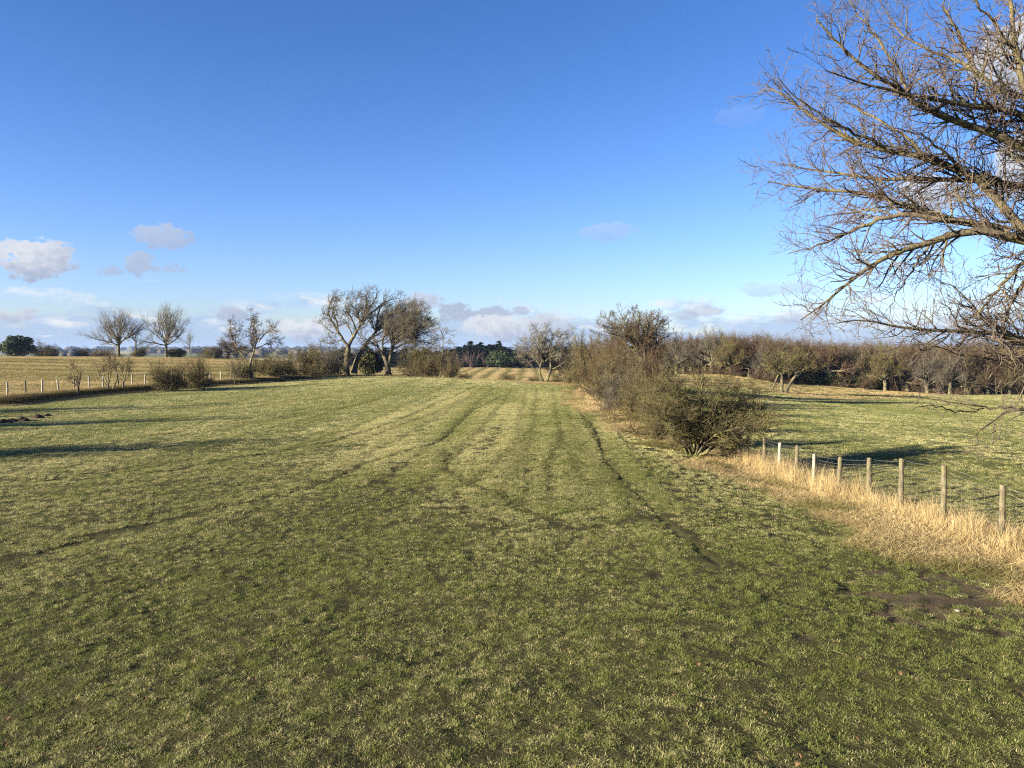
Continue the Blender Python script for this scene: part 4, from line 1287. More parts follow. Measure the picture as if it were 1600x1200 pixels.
    st = np.stack([np.interp(rng.uniform(2.8, 6.8, n), tp[:, 2], tp[:, i]) for i in range(2)] + [rng.uniform(2.8, 6.8, n)], 1)
    dv = np.stack([np.cos(az_) * np.cos(el_), np.sin(az_) * np.cos(el_), np.sin(el_)], 1)
    LP = walk(st, dv, rng.uniform(3.5, 5.5, n), 16, .12, (0, 0, .2), rng)
    far_lines = [(LP[i], np.linspace(.12, .015, 16)) for i in range(n)]
    for P, Rr in lines + far_lines:
        V, F = tubes(P[None], Rr[None], 8, rng)
        lo = link('limb', build_mesh('limb', V, [F], M['near_bark']), root)
        isfar = any(P is q[0] for q in far_lines)
        low = P[-1, 2] + tz < 3.2 and not isfar
        k = .45 if isfar else (.55 if low else 1.0)
        small = Rr[0] < .04
        lv = [dict(dens=8.8 * k, len_=(.55, 1.6) if not small else (.30, .8), ang=(25, 58), K=7, wander=.16, bias=(0, 0, .14), rr=.55, rmax=.020, tip=.32, t0=.02 if small else .12, taper=.68),
              dict(dens=8.6 * k, len_=(.30, .85), ang=(28, 60), K=5, wander=.20, bias=(0, 0, .18), rr=.65, rmax=.0085, tip=.5, t0=.1),
              dict(dens=10.0 * k, len_=(.10, .36), ang=(28, 68), K=4, wander=.22, bias=(0, 0, .26), rr=.8, rmax=.0050, tip=.75, t0=.12)]
        V, F = crown_of([(P, Rr)], lv, rng, S=(5, 4, 3, 3), rmin=.0029)
        link('twig_spray', build_mesh('twig_spray', V, F, M['near_twig']), lo, 'stuff')
    return root


great_oak()

# ------------------------------------------------------------------ front hawthorn bush by the fence
def front_bush():
    rng = np.random.default_rng(91)
    d = 25.0
    bx = (1083 - 800) / 1200 * d
    bz = float(height(bx, d)[0]) - .08
    org = np.array([bx, d, bz])
    root = thing('hawthorn_bush', 'big windswept hawthorn bush at the near end of the right hedge beside the fence', 'bush', tuple(org))
    stems = [([(1078, 712), (1070, 690), (1050, 655), (1020, 625), (1000, 605)], .4), ([(1074, 711), (1058, 680), (1030, 650), (1000, 635), (992, 628)], -.5),
             ([(1084, 712), (1082, 680), (1070, 640), (1050, 605), (1035, 588)], .6), ([(1088, 712), (1092, 680), (1098, 640), (1092, 605), (1085, 588)], .0),
             ([(1092, 712), (1105, 685), (1125, 650), (1135, 620), (1140, 600)], -.4), ([(1096, 711), (1115, 690), (1145, 660), (1170, 642), (1188, 630)], .5),
             ([(1098, 711), (1120, 696), (1150, 670), (1175, 654), (1198, 640)], -.3), ([(1090, 711), (1110, 684), (1140, 650), (1160, 625), (1168, 612)], .9),
             ([(1082, 711), (1075, 680), (1060, 640), (1045, 615), (1015, 600)], -.9), ([(1086, 712), (1094, 676), (1110, 640), (1118, 612), (1112, 592)], -.9),
             ([(1076, 711), (1060, 690), (1040, 675), (1018, 660), (1004, 655)], .2), ([(1094, 711), (1118, 690), (1150, 668), (1180, 655), (1196, 648)], -1.0),
             ([(1080, 711), (1080, 676), (1075, 630), (1064, 600), (1060, 586)], 1.1), ([(1090, 711), (1104, 684), (1124, 660), (1146, 646), (1176, 638)], 1.2),
             ([(1088, 711), (1096, 690), (1112, 676), (1140, 662), (1166, 656)], -1.2),
             ([(1092, 711), (1112, 680), (1142, 640), (1164, 618), (1176, 622)], -.2), ([(1094, 711), (1122, 682), (1152, 656), (1178, 640), (1192, 640)], .1),
             ([(1090, 711), (1108, 672), (1130, 630), (1146, 606), (1150, 602)], .7), ([(1096, 711), (1126, 692), (1156, 668), (1184, 654), (1200, 646)], .4),
             ([(1086, 711), (1090, 670), (1094, 620), (1096, 592), (1094, 584)], -.3), ([(1084, 711), (1070, 672), (1052, 630), (1040, 602), (1024, 592)], .1),
             ([(1092, 711), (1116, 690), (1140, 672), (1164, 652), (1188, 650)], -1.6), ([(1080, 711), (1064, 684), (1044, 662), (1022, 642), (1006, 640)], -1.2)]
    lines = []
    for pts, dy in stems:
        W = np.array([at_pixel(a, b, d) for a, b in pts]) - org
        W[:, 1] += np.linspace(0, 1, len(pts)) * dy * 1.1
        P = smooth_line(W, 10, .035, rng)
        Rr = np.linspace(.038, .009, 10) * rng.uniform(.75, 1.2)
        lines.append((P, Rr))
        V, F = tubes(P[None], Rr[None], 7, rng)
        link('stem', build_mesh('stem', V, [F], M['bark']), root)
    lv = [dict(dens=12.0, len_=(.4, 1.1), ang=(25, 65), K=5, wander=.22, bias=(.20, 0, .10), rr=.6, rmax=.018, tip=.4, t0=.12),
          dict(dens=11.0, len_=(.25, .6), ang=(28, 65), K=4, wander=.25, bias=(.25, 0, .12), rr=.65, rmax=.0095, tip=.55, t0=.08),
          dict(dens=13.0, len_=(.10, .28), ang=(28, 65), K=2, wander=.25, bias=(.2, 0, .05), rr=.8, rmax=.0068, tip=.75, t0=.08)]
    V, F = crown_of(lines, lv, rng, S=(4, 3, 3, 3), rmin=.0045)
    link('crown', build_mesh('crown', V, F, M['thorn_near']), root)


front_bush()

# ------------------------------------------------------------------ hedgerow shrubs on the right
hedge_list = [
    (1024, 594, 29.5, 104, 'hedge0', 'dense olive-brown hedge shrub just behind the big hawthorn bush'),
    (998, 588, 34.5, 100, 'hedge1', 'hedge shrub with upright olive twigs, second behind the big hawthorn bush'),
    (974, 573, 39.5, 104, 'hedge2', 'bushy mid-hedge shrub with yellowish lichened twigs in front of the tallest hedge oak'),
    (964, 552, 45.5, 110, 'hedge0', 'tall tangled hedge shrub below the left side of the tallest hedge oak'),
    (950, 548, 52, 95, 'hedge1', 'low hedge shrub where the pasture track meets the hedge foot'),
    (1022, 546, 56, 84, 'hedge3', 'russet hedge shrub filling the back of the hedge under the oak crown'),
    (938, 532, 60, 85, 'hedge3', 'tall russet-brown shrub at the left face of the hedge'),
    (915, 536, 67, 70, 'hedge0', 'brown thicket shrub closing the far end of the hedge'),
    (990, 536, 58, 115, 'hedge3', 'tall thicket shrub round the foot of the tallest hedge oak'),
    (898, 572, 74, 40, 'bush0', 'small bush beside the far end of the right hedge'),
]
for i, (px, yt, d, w, sh, lab) in enumerate(hedge_list):
    plant(sh, 'hedge_shrub', lab, 'shrub', px, yt, d, w, i * 1.7, 'shrubs of the right hedge', sink=.15)
plant('oak3', 'oak_tree', 'full round bare crown inside the right hedge, left of and under its tallest oak', 'tree', 957, 503, 71, 92, 1.2)
plant('oak0', 'oak_tree', 'full bare crown inside the right hedge, right of and under its tallest oak', 'tree', 1022, 507, 73, 86, 3.0)
plant('oak2', 'oak_tree', 'bare grey-twigged tree above the far left end of the right hedge', 'tree', 915, 517, 92, 70, .7)
plant('oak4', 'oak_tree', 'low spreading russet tree between the crest tree and the right hedge', 'tree', 893, 532, 100, 62, 2.2)

# ------------------------------------------------------------------ left fence line and ridge
left = [
    ('ever0', 'evergreen_tree', 'round dark evergreen tree at the far left on the skyline', 'tree', 27, 527, 205, 46),
    ('bush0', 'bare_bush', 'broad bare bush right of the round dark evergreen tree', 'bush', 72, 535, 205, 52),
    ('bush1', 'bare_bush', 'low bare thicket left of the taller left skyline tree', 'bush', 132, 542, 210, 38),
    ('bush2', 'bare_bush', 'low bare thicket under the left skyline tree, right of another thicket', 'bush', 160, 544, 208, 36),
    ('fan0', 'ash_tree', 'fan-crowned bare tree on the skyline, left of the two tallest', 'tree', 186, 481, 200, 86),
    ('small0', 'slim_tree', 'slim bare tree tucked between the two fan-crowned skyline trees', 'tree', 213, 497, 204, 42),
    ('bush3', 'dark_bush', 'dark leafless bush at the foot of the slim skyline tree', 'bush', 222, 540, 203, 28),
    ('fan1', 'ash_tree', 'fan-crowned bare tree on the skyline with clear grey trunk, right of the two tallest', 'tree', 260, 475, 200, 80),
    ('ivyb0', 'ivy_bush', 'small dark olive bush right of the clear-trunked skyline tree', 'bush', 277, 546, 205, 26),
    ('small1', 'slim_tree', 'small pale bare tree right of the skyline pair', 'tree', 297, 512, 195, 32),
    ('oak3', 'round_tree', 'round low bare tree behind the twisted thorn tree', 'tree', 357, 526, 180, 60),
    ('bush4', 'bare_bush', 'bare bush left of the round low tree on the skyline', 'bush', 328, 541, 178, 44),
    ('bush2', 'bare_bush', 'spreading bare hedge bush, left of the two between leaning stems and twisted tree', 'bush', 262, 562, 62, 62),
    ('bush1', 'dark_bush', 'darker vase-shaped hedge bush just right of the spreading one', 'bush', 313, 554, 65, 50),
    ('small1', 'slim_tree', 'slim crooked sapling left of the twisted thorn tree', 'tree', 366, 555, 72, 26),
    ('bush0', 'dark_bush', 'dark bush at the foot of the twisted thorn tree, left side', 'bush', 380, 556, 76.5, 46),
    ('bush3', 'dark_bush', 'dark bush at the foot of the twisted thorn tree, right side', 'bush', 414, 553, 80, 54),
    ('bush4', 'bare_bush', 'low olive bush between the twisted thorn tree and the big rounded hedge bush', 'bush', 446, 550, 83, 60),
    ('hedge0', 'rounded_bush', 'big rounded olive-brown hedge bush left of the tall windswept oaks', 'bush', 487, 536, 88, 74),
    ('hedge2', 'dark_bush', 'dark hedge bush between the big rounded bush and the tall windswept oaks', 'bush', 520, 540, 92, 60),
    ('ivyb0', 'ivy_bush', 'dark olive ivy-clad bush behind the leaning oak trunk', 'bush', 577, 551, 99, 36),
    ('hedge1', 'bare_bush', 'big bare olive hedge bush right of the russet wind-shaped oak', 'bush', 652, 534, 92, 64),
    ('bush2', 'bare_bush', 'low bush at the foot of the slender pale-stemmed tree, left side', 'bush', 675, 548, 91, 40),
    ('bush3', 'bare_bush', 'low bush at the foot of the slender pale-stemmed tree, right side', 'bush', 704, 553, 90, 40),
    ('bush0', 'bare_bush', 'low scrubby bush behind the crest right of the slender tree', 'bush', 725, 582, 88, 30),
    ('bush1', 'bare_bush', 'low scrubby bush on the crest left of the open-crowned crest tree', 'bush', 792, 583, 86, 34),
    ('bush4', 'bare_bush', 'small scrub bush touching the open-crowned crest tree', 'bush', 833, 588, 84, 30),
    ('bush2', 'bare_bush', 'scrub bush between crest tree and right hedge', 'bush', 872, 590, 80, 34),
]
for i, (sh, nm, lab, cat, px, yt, d, w) in enumerate(left):
    plant(sh, nm, lab, cat, px, yt, d, w, i * 2.3)

STEMLV = [dict(dens=7, len_=(.5, 1.4), ang=(22, 60), K=5, wander=.26, bias=(0, 0, .3), rr=.55, rmax=.03, tip=.4, t0=.3),
          dict(dens=10.0, len_=(.2, .65), ang=(25, 60), K=3, wander=.28, bias=(0, 0, .2), rr=.6, rmax=.013, tip=.6)]
drawn_tree('pruned_thorn', 'small hacked dark thorn with a few stub stems on the left fence bank', 'bush', 54.5,
           [([(122, 615), (122, 606), (121, 600)], .15, .12)],
           [([(121, 602), (117, 592), (112, 586), (109, 578)], .06, .02), ([(122, 602), (122, 590), (124, 582), (123, 572)], .08, .03),
            ([(123, 602), (127, 594), (130, 585)], .09, .06), ([(121, 604), (115, 598), (111, 596)], .06, .02)],
           STEMLV, ('bark', 'twig'), 321, base=(122, 615), depth=.4, rmin=.009)
drawn_tree('multi_stem_thorn', 'many-stemmed bare thorn on the left fence bank in front of the skyline trees', 'bush', 58.5,
           [([(170, 613), (168, 604), (170, 596)], .13, .1), ([(174, 613), (178, 604), (182, 594)], .12, .09)],
           [([(170, 598), (166, 585), (168, 570), (165, 556)], .08, .02), ([(170, 598), (175, 582), (174, 568), (177, 552)], .08, .02),
            ([(182, 596), (185, 580), (182, 566), (186, 552)], .08, .02), ([(168, 604), (158, 592), (152, 578), (150, 568)], .07, .02),
            ([(169, 600), (160, 585), (158, 570), (160, 558)], .07, .02)],
           STEMLV, ('bark', 'twig'), 322, base=(172, 613), depth=.8, rmin=.009)
drawn_tree('multi_stem_thorn', 'bare thorn with upright crooked stems right of the many-stemmed one on the left bank', 'bush', 60,
           [([(193, 609), (192, 600), (194, 592)], .13, .1)],
           [([(194, 594), (190, 580), (192, 566), (188, 556)], .08, .02), ([(194, 594), (199, 582), (201, 570), (206, 560)], .08, .02),
            ([(194, 596), (204, 586), (208, 574)], .06, .02), ([(193, 600), (186, 590), (184, 578)], .06, .02)],
           STEMLV, ('bark', 'twig'), 323, base=(193, 609), depth=.6, rmin=.009)

# shade trees standing left of the frame
for (x, y, h, w, sh, lab) in ((-35.5, 15.8, 7.2, 7.0, 'oak0', 'bare oak standing left of the frame whose long shadow crosses the pasture'),
                              (-42, 25, 8.0, 6, 'oak3', 'second bare oak left of the frame casting a thin shadow'),
                              (-46, 33, 7, 5, 'bush3', 'tall bush left of the frame beside the bank'),
                              (-36.5, 34.5, 3.2, 4.5, 'hedge1', 'hedge bush on the bank just left of the frame')):
    o = thing('shade_tree', lab, 'tree', (x, y, float(height(x, y)[0]) - .1), 1.0, None, (w, w, h))
    link('trunk', SH[sh][0], o); link('crown', SH[sh][1], o)

# ------------------------------------------------------------------ conifers, birches and wood beyond the valley field
con = [(724, 552), (735, 541), (745, 547), (752, 543), (762, 548), (770, 546), (779, 541), (713, 556), (758, 553), (789, 550), (741, 551),
       (524, 556), (538, 549), (572, 546), (592, 552), (604, 549), (618, 556), (632, 552), (650, 553), (666, 551), (684, 554), (698, 552)]
CON_LAB = ['left edge', 'tallest left spire', 'left of the gap', 'second spire', 'middle', 'right of middle', 'lone right spire', 'far left end beside the slim tree',
           'low front middle', 'right end behind the round evergreen bush', 'between the two left spires']
for i, (px, yt) in enumerate(con):
    d = 300 + (i * 7) % 23
    if i < 11:
        plant('conifer%d' % (i % 3), 'conifer', 'dark conifer beyond the striped valley field, ' + CON_LAB[i], 'tree', px, yt - 7, d, 27, i * 1.1, 'dark conifers beyond the valley field')
    else:
        plant('conifer%d' % (i % 3), 'conifer', 'dark conifer far behind the trunks of the windswept oaks', 'tree', px, yt - 5, d, 38, i * 1.1, 'dark conifers behind the windswept oaks')
plant('birch0', 'birch_clump', 'purplish birch clump before the dark conifers, right of two', 'tree', 737, 547, 293, 34, .4)
plant('birch0', 'birch_clump', 'purplish birch clump before the dark conifers, left of two', 'tree', 716, 552, 294, 28, 1.9)
plant('birch0', 'birch_clump', 'purplish birch clump between conifers and round evergreen bush', 'tree', 762, 554, 294, 24, 3.1)
plant('ever1', 'evergreen_bush', 'broad dark evergreen bush at the far side of the striped valley field', 'bush', 786, 549, 291, 48, .3)
plant('ever0', 'evergreen_bush', 'smaller dark evergreen bush left of the crest tree beyond the valley field', 'bush', 812, 551, 296, 30, 1.3)
for i, px in enumerate((835, 862, 880, 905, 930, 955)):
    plant('oak%d' % (i % 6), 'oak_tree', 'bare brown tree of the far wood edge beyond the striped valley field', 'tree', px, 545 + (i % 3) * 2, 292 + i * 3, 44, i * .9, 'brown trees beyond the valley field')

# ------------------------------------------------------------------ the wood on the right
rngw = np.random.default_rng(404)
front = [
    # px, top, distance, width, shape, label
    (1113, 512, 128, 74, 'oak3', 'tall round-headed bare oak standing out above the wood, nearest the right hedge'),
    (1172, 520, 126, 96, 'oak1', 'broad bare oak with thick split trunk at the left end of the wood edge'),
    (1142, 528, 122, 66, 'oak2', 'smaller bare oak between the two broad left oaks of the wood edge'),
    (1196, 536, 120, 56, 'oak3', 'low bare tree left of the two-trunked field oak, at the wood edge'),
    (1290, 535, 126, 70, 'oak4', 'russet bare oak behind and right of the two-trunked field oak'),
    (1322, 536, 127, 66, 'oak5', 'bare brown oak at the wood edge, second right of the two-trunked field oak'),
    (1355, 535, 125, 64, 'oak0', 'bare brown oak at the wood edge left of the pale-forked tree'),
    (1384, 540, 123, 72, 'oak2', 'pale-limbed forked oak at the wood edge above the end of the stubble bank'),
    (1418, 538, 124, 60, 'oak1', 'russet oak at the wood edge right of the pale-forked tree'),
    (1450, 546, 121, 72, 'oak3', 'spreading oak with short pale trunk at the right field end, left of three'),
    (1485, 548, 120, 66, 'oak5', 'spreading oak with short pale trunk at the right field end, middle of three'),
    (1512, 546, 120, 62, 'oak0', 'spreading oak with short pale trunk at the right field end, right of three'),
    (1545, 545, 121, 64, 'oak4', 'russet oak of the wood edge below the drooping great oak twigs'),
    (1578, 543, 121, 66, 'oak2', 'brown oak of the wood edge nearest the right border of the photo'),
    (1612, 542, 121, 66, 'oak1', 'brown oak of the wood edge cut by the right border of the photo'),
]
for i, (px, yt, d, w, sh, lab) in enumerate(front):
    plant(sh, 'oak_tree', lab, 'tree', px, yt, d, w, i * 1.3, 'bare oaks along the wood edge', sink=.1)
k = 0
for row, (d0, ytop, step) in enumerate(((134, 538, 27), (148, 537, 27), (164, 537, 30))):
    for px in np.arange(1035 + row * 9, 1660, step):
        yt = ytop + rngw.uniform(-3, 4) - (13 if 1060 < px < 1215 else 6 if px < 1262 else 0)
        plant('oak%d' % (k * 5 % 6), 'oak_tree', 'bare brown oak inside the right wood behind its front row', 'tree', px + rngw.uniform(-6, 6), yt + rngw.uniform(-4, 4),
              d0 + rngw.uniform(-4, 4), rngw.uniform(56, 92), k * 2.1, 'bare oaks inside the right wood', sink=.1)
        k += 1
under = [(1285, 583, 127, 44), (1310, 588, 126, 40), (1338, 590, 126, 36), (1470, 596, 124, 40), (1262, 580, 128, 34), (1420, 598, 126, 40), (1500, 598, 124, 34), (1232, 578, 128, 36), (1365, 594, 127, 30)]
for i, (px, yt, d, w) in enumerate(under):
    plant('ever%d' % (i % 2), 'holly_bush', 'dark evergreen holly bush in the shade under the right wood edge', 'bush', px, yt, d, w, i * 1.9, 'holly bushes under the wood edge')
for i, (px, yt, d, w) in enumerate(((1120, 568, 124, 40), (1150, 572, 121, 36), (1188, 577, 118, 34), (1205, 584, 116, 30), (1400, 596, 125, 40), (1440, 600, 124, 36), (1535, 598, 124, 40), (1570, 596, 124, 44), (1348, 592, 124, 40), (1306, 590, 125, 36), (1466, 602, 121, 30), (1500, 604, 120, 28), (1240, 588, 124, 40))):
    plant('hedge3', 'undergrowth_bush', 'brown leafless undergrowth bush along the right wood edge', 'bush', px, yt, d, w, i * 1.3, 'undergrowth bushes of the wood edge')


for i, (px, yt) in enumerate(((707, 549), (718, 545), (728, 543), (738, 546), (748, 541), (757, 544), (766, 542), (774, 545), (784, 546), (794, 548), (803, 550))):
    plant('conifer%d' % ((i + 1) % 3), 'conifer', 'dark conifer in the back row of the clump beyond the striped valley field', 'tree', px, yt - 3, 330 + i % 4 * 3, 30, i * 1.7, 'back row of dark conifers')


# far woods that read as one mass
def far_wood(name, spans, seed):
    rng = np.random.default_rng(seed)
    parts = []
    for (u0, u1, d, h, dens) in spans:
        n = int(abs(u1 - u0) * dens)
        u = rng.uniform(u0, u1, n); dd = d * rng.uniform(.97, 1.06, n)
        x, y = (u - 800) / 1200 * dd, dd
        z = height(x, y)
        hh = h * rng.uniform(.7, 1.15, n)
        m = 16
        a = np.arange(8) / 8 * 2 * math.pi
        ring = [(0.15, .85), (.55, 1.0), (.85, .72), (1.0, .12)]
        V = np.concatenate([np.stack([np.cos(a) * rr, np.sin(a) * rr, np.full(8, zz)], 1) for zz, rr in ring])
        F = np.concatenate([np.stack([k * 8 + np.arange(8), k * 8 + (np.arange(8) + 1) % 8, k * 8 + 8 + (np.arange(8) + 1) % 8, k * 8 + 8 + np.arange(8)], 1) for k in range(3)])
        VV = V[None] * (1 + .07 * rng.normal(size=(n, 32, 1)))
        VV = VV * np.stack([hh * .8, hh * .8, hh], 1)[:, None] + np.stack([x, y, z], 1)[:, None]
        FF = F[None] + (np.arange(n) * 32)[:, None, None]
        parts.append((VV.reshape(-1, 3), FF.reshape(-1, 4)))
    V, F = join(parts)
    link(name, build_mesh(name, V, F, M['wood_far'], True), kind='stuff')


far_wood('distant_wood', [(-200, 150, 1900, 10, .9), (215, 470, 1700, 11, 1.0), (330, 420, 900, 9, .4), (-200, 1800, 3600, 20, .5), (430, 560, 1300, 9, .8), (60, 140, 1000, 6, .3)], 3)


def wood_mass():
    rng = np.random.default_rng(6)
    X, Y, W, H, K = [], [], [], [], []
    for (u0, u1, d, n, top, w) in ((470, 730, 345, 26, 551, 8.5), (470, 1000, 375, 46, 549, 10), (800, 1100, 330, 34, 547, 10), (1000, 1750, 186, 42, 545, 8), (1000, 1780, 212, 44, 544, 9.5), (1000, 1800, 245, 46, 543, 11)):
        u = np.linspace(u0, u1, n) + rng.uniform(-8, 8, n)
        dd = d + rng.uniform(-8, 8, n)
        x, y = (u - 800) / 1200 * dd, dd
        X.append(x); Y.append(y); W.append(w * rng.uniform(.8, 1.2, n))
        H.append(CAM_Z - dd * (top + rng.uniform(-2, 5, n) - 545) / 1200 - height(x, y)); K.append(rng.integers(0, 6, n))
    x, y, w, h, k = map(np.concatenate, (X, Y, W, H, K))
    for (u0, u1, d, n, w0, h0) in ((1000, 1780, 175, 60, 5.5, 3.5), (470, 1000, 332, 50, 8, 4.5)):
        u = rng.uniform(u0, u1, n); dd = d + rng.uniform(-6, 10, n)
        x = np.concatenate([x, (u - 800) / 1200 * dd]); y = np.concatenate([y, dd])
        w = np.concatenate([w, np.full(n, w0)]); h = np.concatenate([h, h0 * rng.uniform(.7, 1.2, n)]); k = np.concatenate([k, rng.integers(6, 10, n)])
    instancer('woodland', np.stack([x, y, height(x, y)], 1), rng.uniform(0, 6.28, len(x)), np.stack([w, w, h], 1), k, {},
              [SH['oak%d' % i][1] for i in range(6)] + [SH['hedge%d' % i][1] for i in range(4)])


wood_mass()

# thin winter haze over the whole place
hz_m = new_mat('haze')
pv = hz_m.node_tree.nodes.new('ShaderNodeVolumePrincipled')
pv.inputs['Color'].default_value = (0.34, 0.50, 0.82, 1)
pv.inputs['Density'].default_value = 0.00008
pv.inputs['Anisotropy'].default_value = 0.0
hz_o = hz_m.node_tree.nodes.new('ShaderNodeOutputMaterial')
hz_m.node_tree.links.new(pv.outputs[0], hz_o.inputs['Volume'])
q = 6000.0
V = np.array([(a, b, c) for c in (-11.0, 24.0) for b in (-q, q) for a in (-q, q)])
F = np.array([(0, 2, 3, 1), (4, 5, 7, 6), (0, 1, 5, 4), (2, 6, 7, 3), (0, 4, 6, 2), (1, 3, 7, 5)])
link('haze', build_mesh('haze', V, [F], hz_m, False), kind='stuff')


# ------------------------------------------------------------------ fences
def post_mesh(seed, h, r, mat):
    rng = np.random.default_rng(seed)
    K, S = 6, 10
    z = np.array([-.35, 0, h * .4, h * .8, h - .012, h])
    rr = np.array([1.05, 1.04, 1.0, .97, .96, .86]) * r * (1 + rng.normal(size=6) * .012)
    P = np.stack([rng.normal(size=6) * .004, rng.normal(size=6) * .004, z], 1)
    V, F = tubes(P[None], rr[None], S, rng)
    n = len(V)
    V = np.concatenate([V, P[-1:]])
    cap = np.stack([np.arange(S) + (K - 1) * S, (np.arange(S) + 1) % S + (K - 1) * S, np.full(S, n)], 1)
    return build_mesh('post', V, [F, cap], mat, False)


def right_fence():
    rng = random.Random(4)
    spec = [(1568, 757, 14.0, 0), (1477, 727, 15.6, 0), (1410, 717, 17.0, 0), (1359, 715, 18.3, 0), (1311, 715, 19.6, 0), (1272, 709, 20.9, 1),
            (1245, 697, 21.9, 0), (1218, 692, 23.0, 1), (1196, 684, 24.0, 0), (1168, 681, 25.5, 0), (1150, 675, 26.5, 0)]
    spec = [(1760, 830, 11.6, 0), (1655, 790, 12.8, 0)] + spec
    root = thing('wire_fence', 'post and wire fence with round wooden posts in tall dry grass, right of the pasture', 'fence', (8.95, 14, float(height(8.95, 14)[0])))
    base = np.array(root.location)
    tops = []
    for i, (px, yt, d, pale) in enumerate(spec):
        T = at_pixel(px, yt, d)
        z = float(height(T[0], d)[0])
        h = max(T[2] - z, .7)
        p = link('post', post_mesh(500 + i, h, .054 if not pale else .046, M['post_pale'] if pale else M['post']), root)
        p.location = tuple(np.array([T[0], d, z]) - base)
        p.rotation_euler = (R(rng.uniform(-1.5, 1.5)), R(rng.uniform(-2.0, 2.0)), rng.uniform(0, 6))
        if pale: p['label'] = 'pale newer post'
        tops.append((T[0], d, z, z + h))
    tops = np.array(tops)
    r = np.random.default_rng(1)
    def line(off, rad, name):
        pts = []
        for a, b in zip(tops[:-1], tops[1:]):
            for q in np.linspace(0, 1, 6)[:-1]:
                p = a * (1 - q) + b * q
                pts.append((p[0] + .07, p[1], p[3] - off - .02 * 4 * q * (1 - q)))
        pts.append((tops[-1, 0] + .07, tops[-1, 1], tops[-1, 3] - off))
        P = np.array(pts) - base
        return tubes(P[None], np.full((1, len(P)), rad), 4, r)
    for off in (.05, .16):
        V, F = line(off, .0022, 'wire')
        link('wire', build_mesh('wire', V, [F], M['wire']), root)
    parts = [line(.24 + .11 * k, .0011, '') for k in range(7)]
    vs = []
    for a, b in zip(tops[:-1], tops[1:]):
        n = max(int(np.hypot(*(b - a)[:2]) / .15), 2)
        for q in (np.arange(n) + .5) / n:
            p = a * (1 - q) + b * q
            vs.append([(p[0] + .07, p[1], p[3] - .24), (p[0] + .07, p[1], p[3] - .90)])
    P = np.array(vs) - base
    parts.append(tubes(P, np.full(P.shape[:2], .0010), 3, r))
    V, F = join(parts)
    nt = link('netting', build_mesh('netting', V, F, M['wire']), root, 'stuff')


def left_fence():
    root = thing('wire_fence', 'low post and wire fence along the bank on the left edge of the pasture', 'fence', (-31, 48, float(height(-31, 48)[0])))
    base = np.array(root.location)
    us = [-58, -24, 10, 39, 65, 90, 115, 138, 160, 184, 206, 226, 247, 268, 287, 308, 327, 345, 361, 378, 394]
    prev, r = [], np.random.default_rng(2)
    for i, u in enumerate(us):
        d = float(np.interp(u, BORDER_U, BORDER_D)) + 2.6
        x = (u - 800) / 1200 * d; z = float(height(x, d)[0])
        h = .92 + .05 * math.sin(i * 2.1)
        p = link('post', post_mesh(600 + i, h, .06, M['post_pale'] if i % 3 else M['post']), root)
        p.location = tuple(np.array([x, d, z]) - base)
        p.rotation_euler = (R(r.uniform(-2, 2)), R(r.uniform(-3, 3)), 0)
        prev.append((x, d, z + h))
    prev = np.array(prev)
    for off in (.06, .35, .62):
        P = prev - base - np.array([0, .07, off])
        V, F = tubes(P[None], np.full((1, len(P)), .006), 4, r)
        link('wire', build_mesh('wire', V, [F], M['wire']), root)


right_fence()
left_fence()


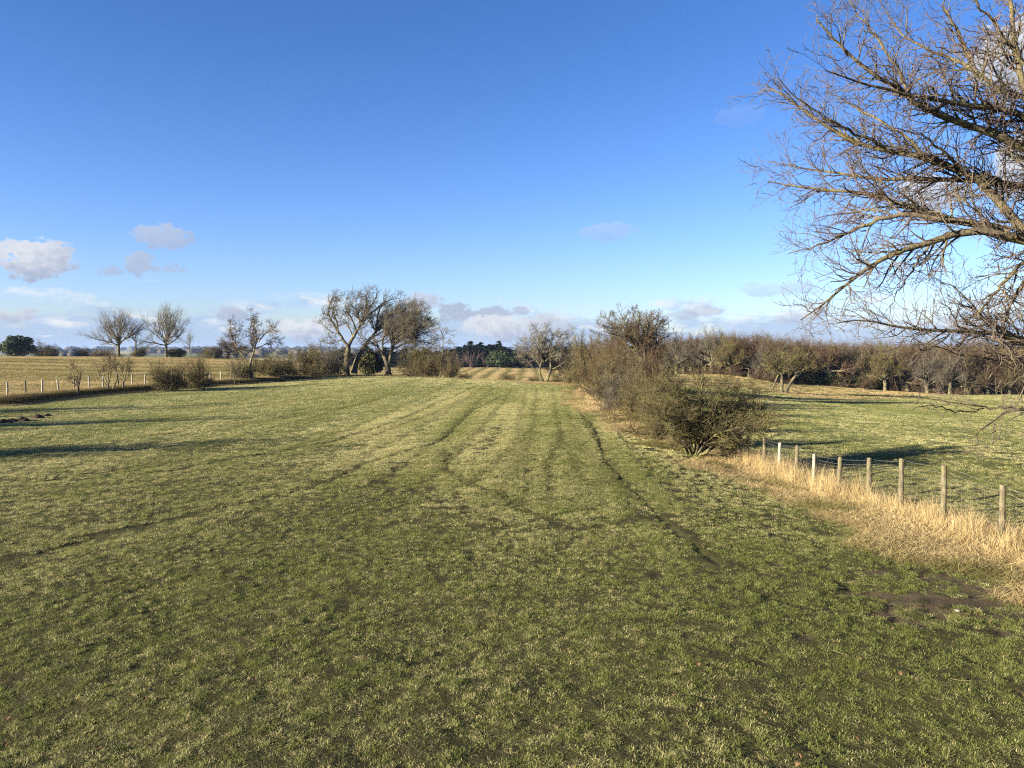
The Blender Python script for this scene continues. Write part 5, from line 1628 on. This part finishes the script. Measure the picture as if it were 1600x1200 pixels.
# ------------------------------------------------------------------ molehills and a stone
def molehill(px, py, w, h, lab, seed):
    rng = np.random.default_rng(seed)
    p = ground_at(px, py)
    n, k = 22, 9
    a = np.arange(n) / n * 2 * math.pi
    V, rad = [], np.linspace(1, 0.06, k)
    for i, q in enumerate(rad):
        rr = w * q * (1 + .14 * np.sin(a * 3 + seed) + .10 * rng.normal(size=n))
        zz = h * (1 - q ** 1.6) * (1 + .2 * rng.normal(size=n)) - (0.05 if i == 0 else 0)
        V.append(np.stack([np.cos(a) * rr, np.sin(a) * rr, zz], 1))
    V = np.concatenate(V + [np.array([[0, 0, h]])])
    F = np.concatenate([np.stack([i * n + np.arange(n), i * n + (np.arange(n) + 1) % n, (i + 1) * n + (np.arange(n) + 1) % n, (i + 1) * n + np.arange(n)], 1) for i in range(k - 1)])
    T = np.stack([(k - 1) * n + np.arange(n), (k - 1) * n + (np.arange(n) + 1) % n, np.full(n, k * n)], 1)
    o = link('molehill', build_mesh('molehill', V * np.array([.75, .75, .6]), [F, T], M['soil']))
    o.location = (p[0], p[1], float(height(p[0], p[1])[0]) + .01)
    tag(o, lab, 'molehill', 'molehills on the left of the pasture')


for i, (px, py, w, h, lab) in enumerate(((6, 661, .55, .24, 'dark earth molehill cut by the left border of the photo'), (20, 659, .40, .20, 'dark earth molehill second from the left border'),
                                         (36, 658, .50, .26, 'largest dark earth molehill near the left border, third along'), (59, 653, .42, .24, 'dark earth molehill fourth along from the left border'),
                                         (74, 650, .30, .16, 'smallest dark earth molehill, rightmost of the row by the left border'))):
    molehill(px, py, w, h, lab, i + 1)

p = ground_at(1496, 960)
rng_ = np.random.default_rng(9)
a = np.arange(9) / 9 * 2 * math.pi
V = np.concatenate([np.stack([np.cos(a) * q * .034, np.sin(a) * q * .02, np.full(9, zz * .6) + rng_.normal(size=9) * .002], 1) for q, zz in ((.8, -.01), (1, .015), (.75, .032), (.2, .036))])
F = np.concatenate([np.stack([k * 9 + np.arange(9), k * 9 + (np.arange(9) + 1) % 9, k * 9 + 9 + (np.arange(9) + 1) % 9, k * 9 + 9 + np.arange(9)], 1) for k in range(3)] )
T = np.arange(27, 36)[None]
o = link('stone', build_mesh('stone', V, [F, T], M['stone']))
o.location = (p[0], p[1], float(height(p[0], p[1])[0]) + .03); o.rotation_euler = (0, 0, -.5)
tag(o, 'small pale stone lying in the muddy patch at lower right', 'stone')

tris = sum(len(m.loops) - 2 * len(m.polygons) for m in bpy.data.meshes)
print('grass patches', n_grass, 'mesh triangles', tris, 'objects', len(scene.objects))
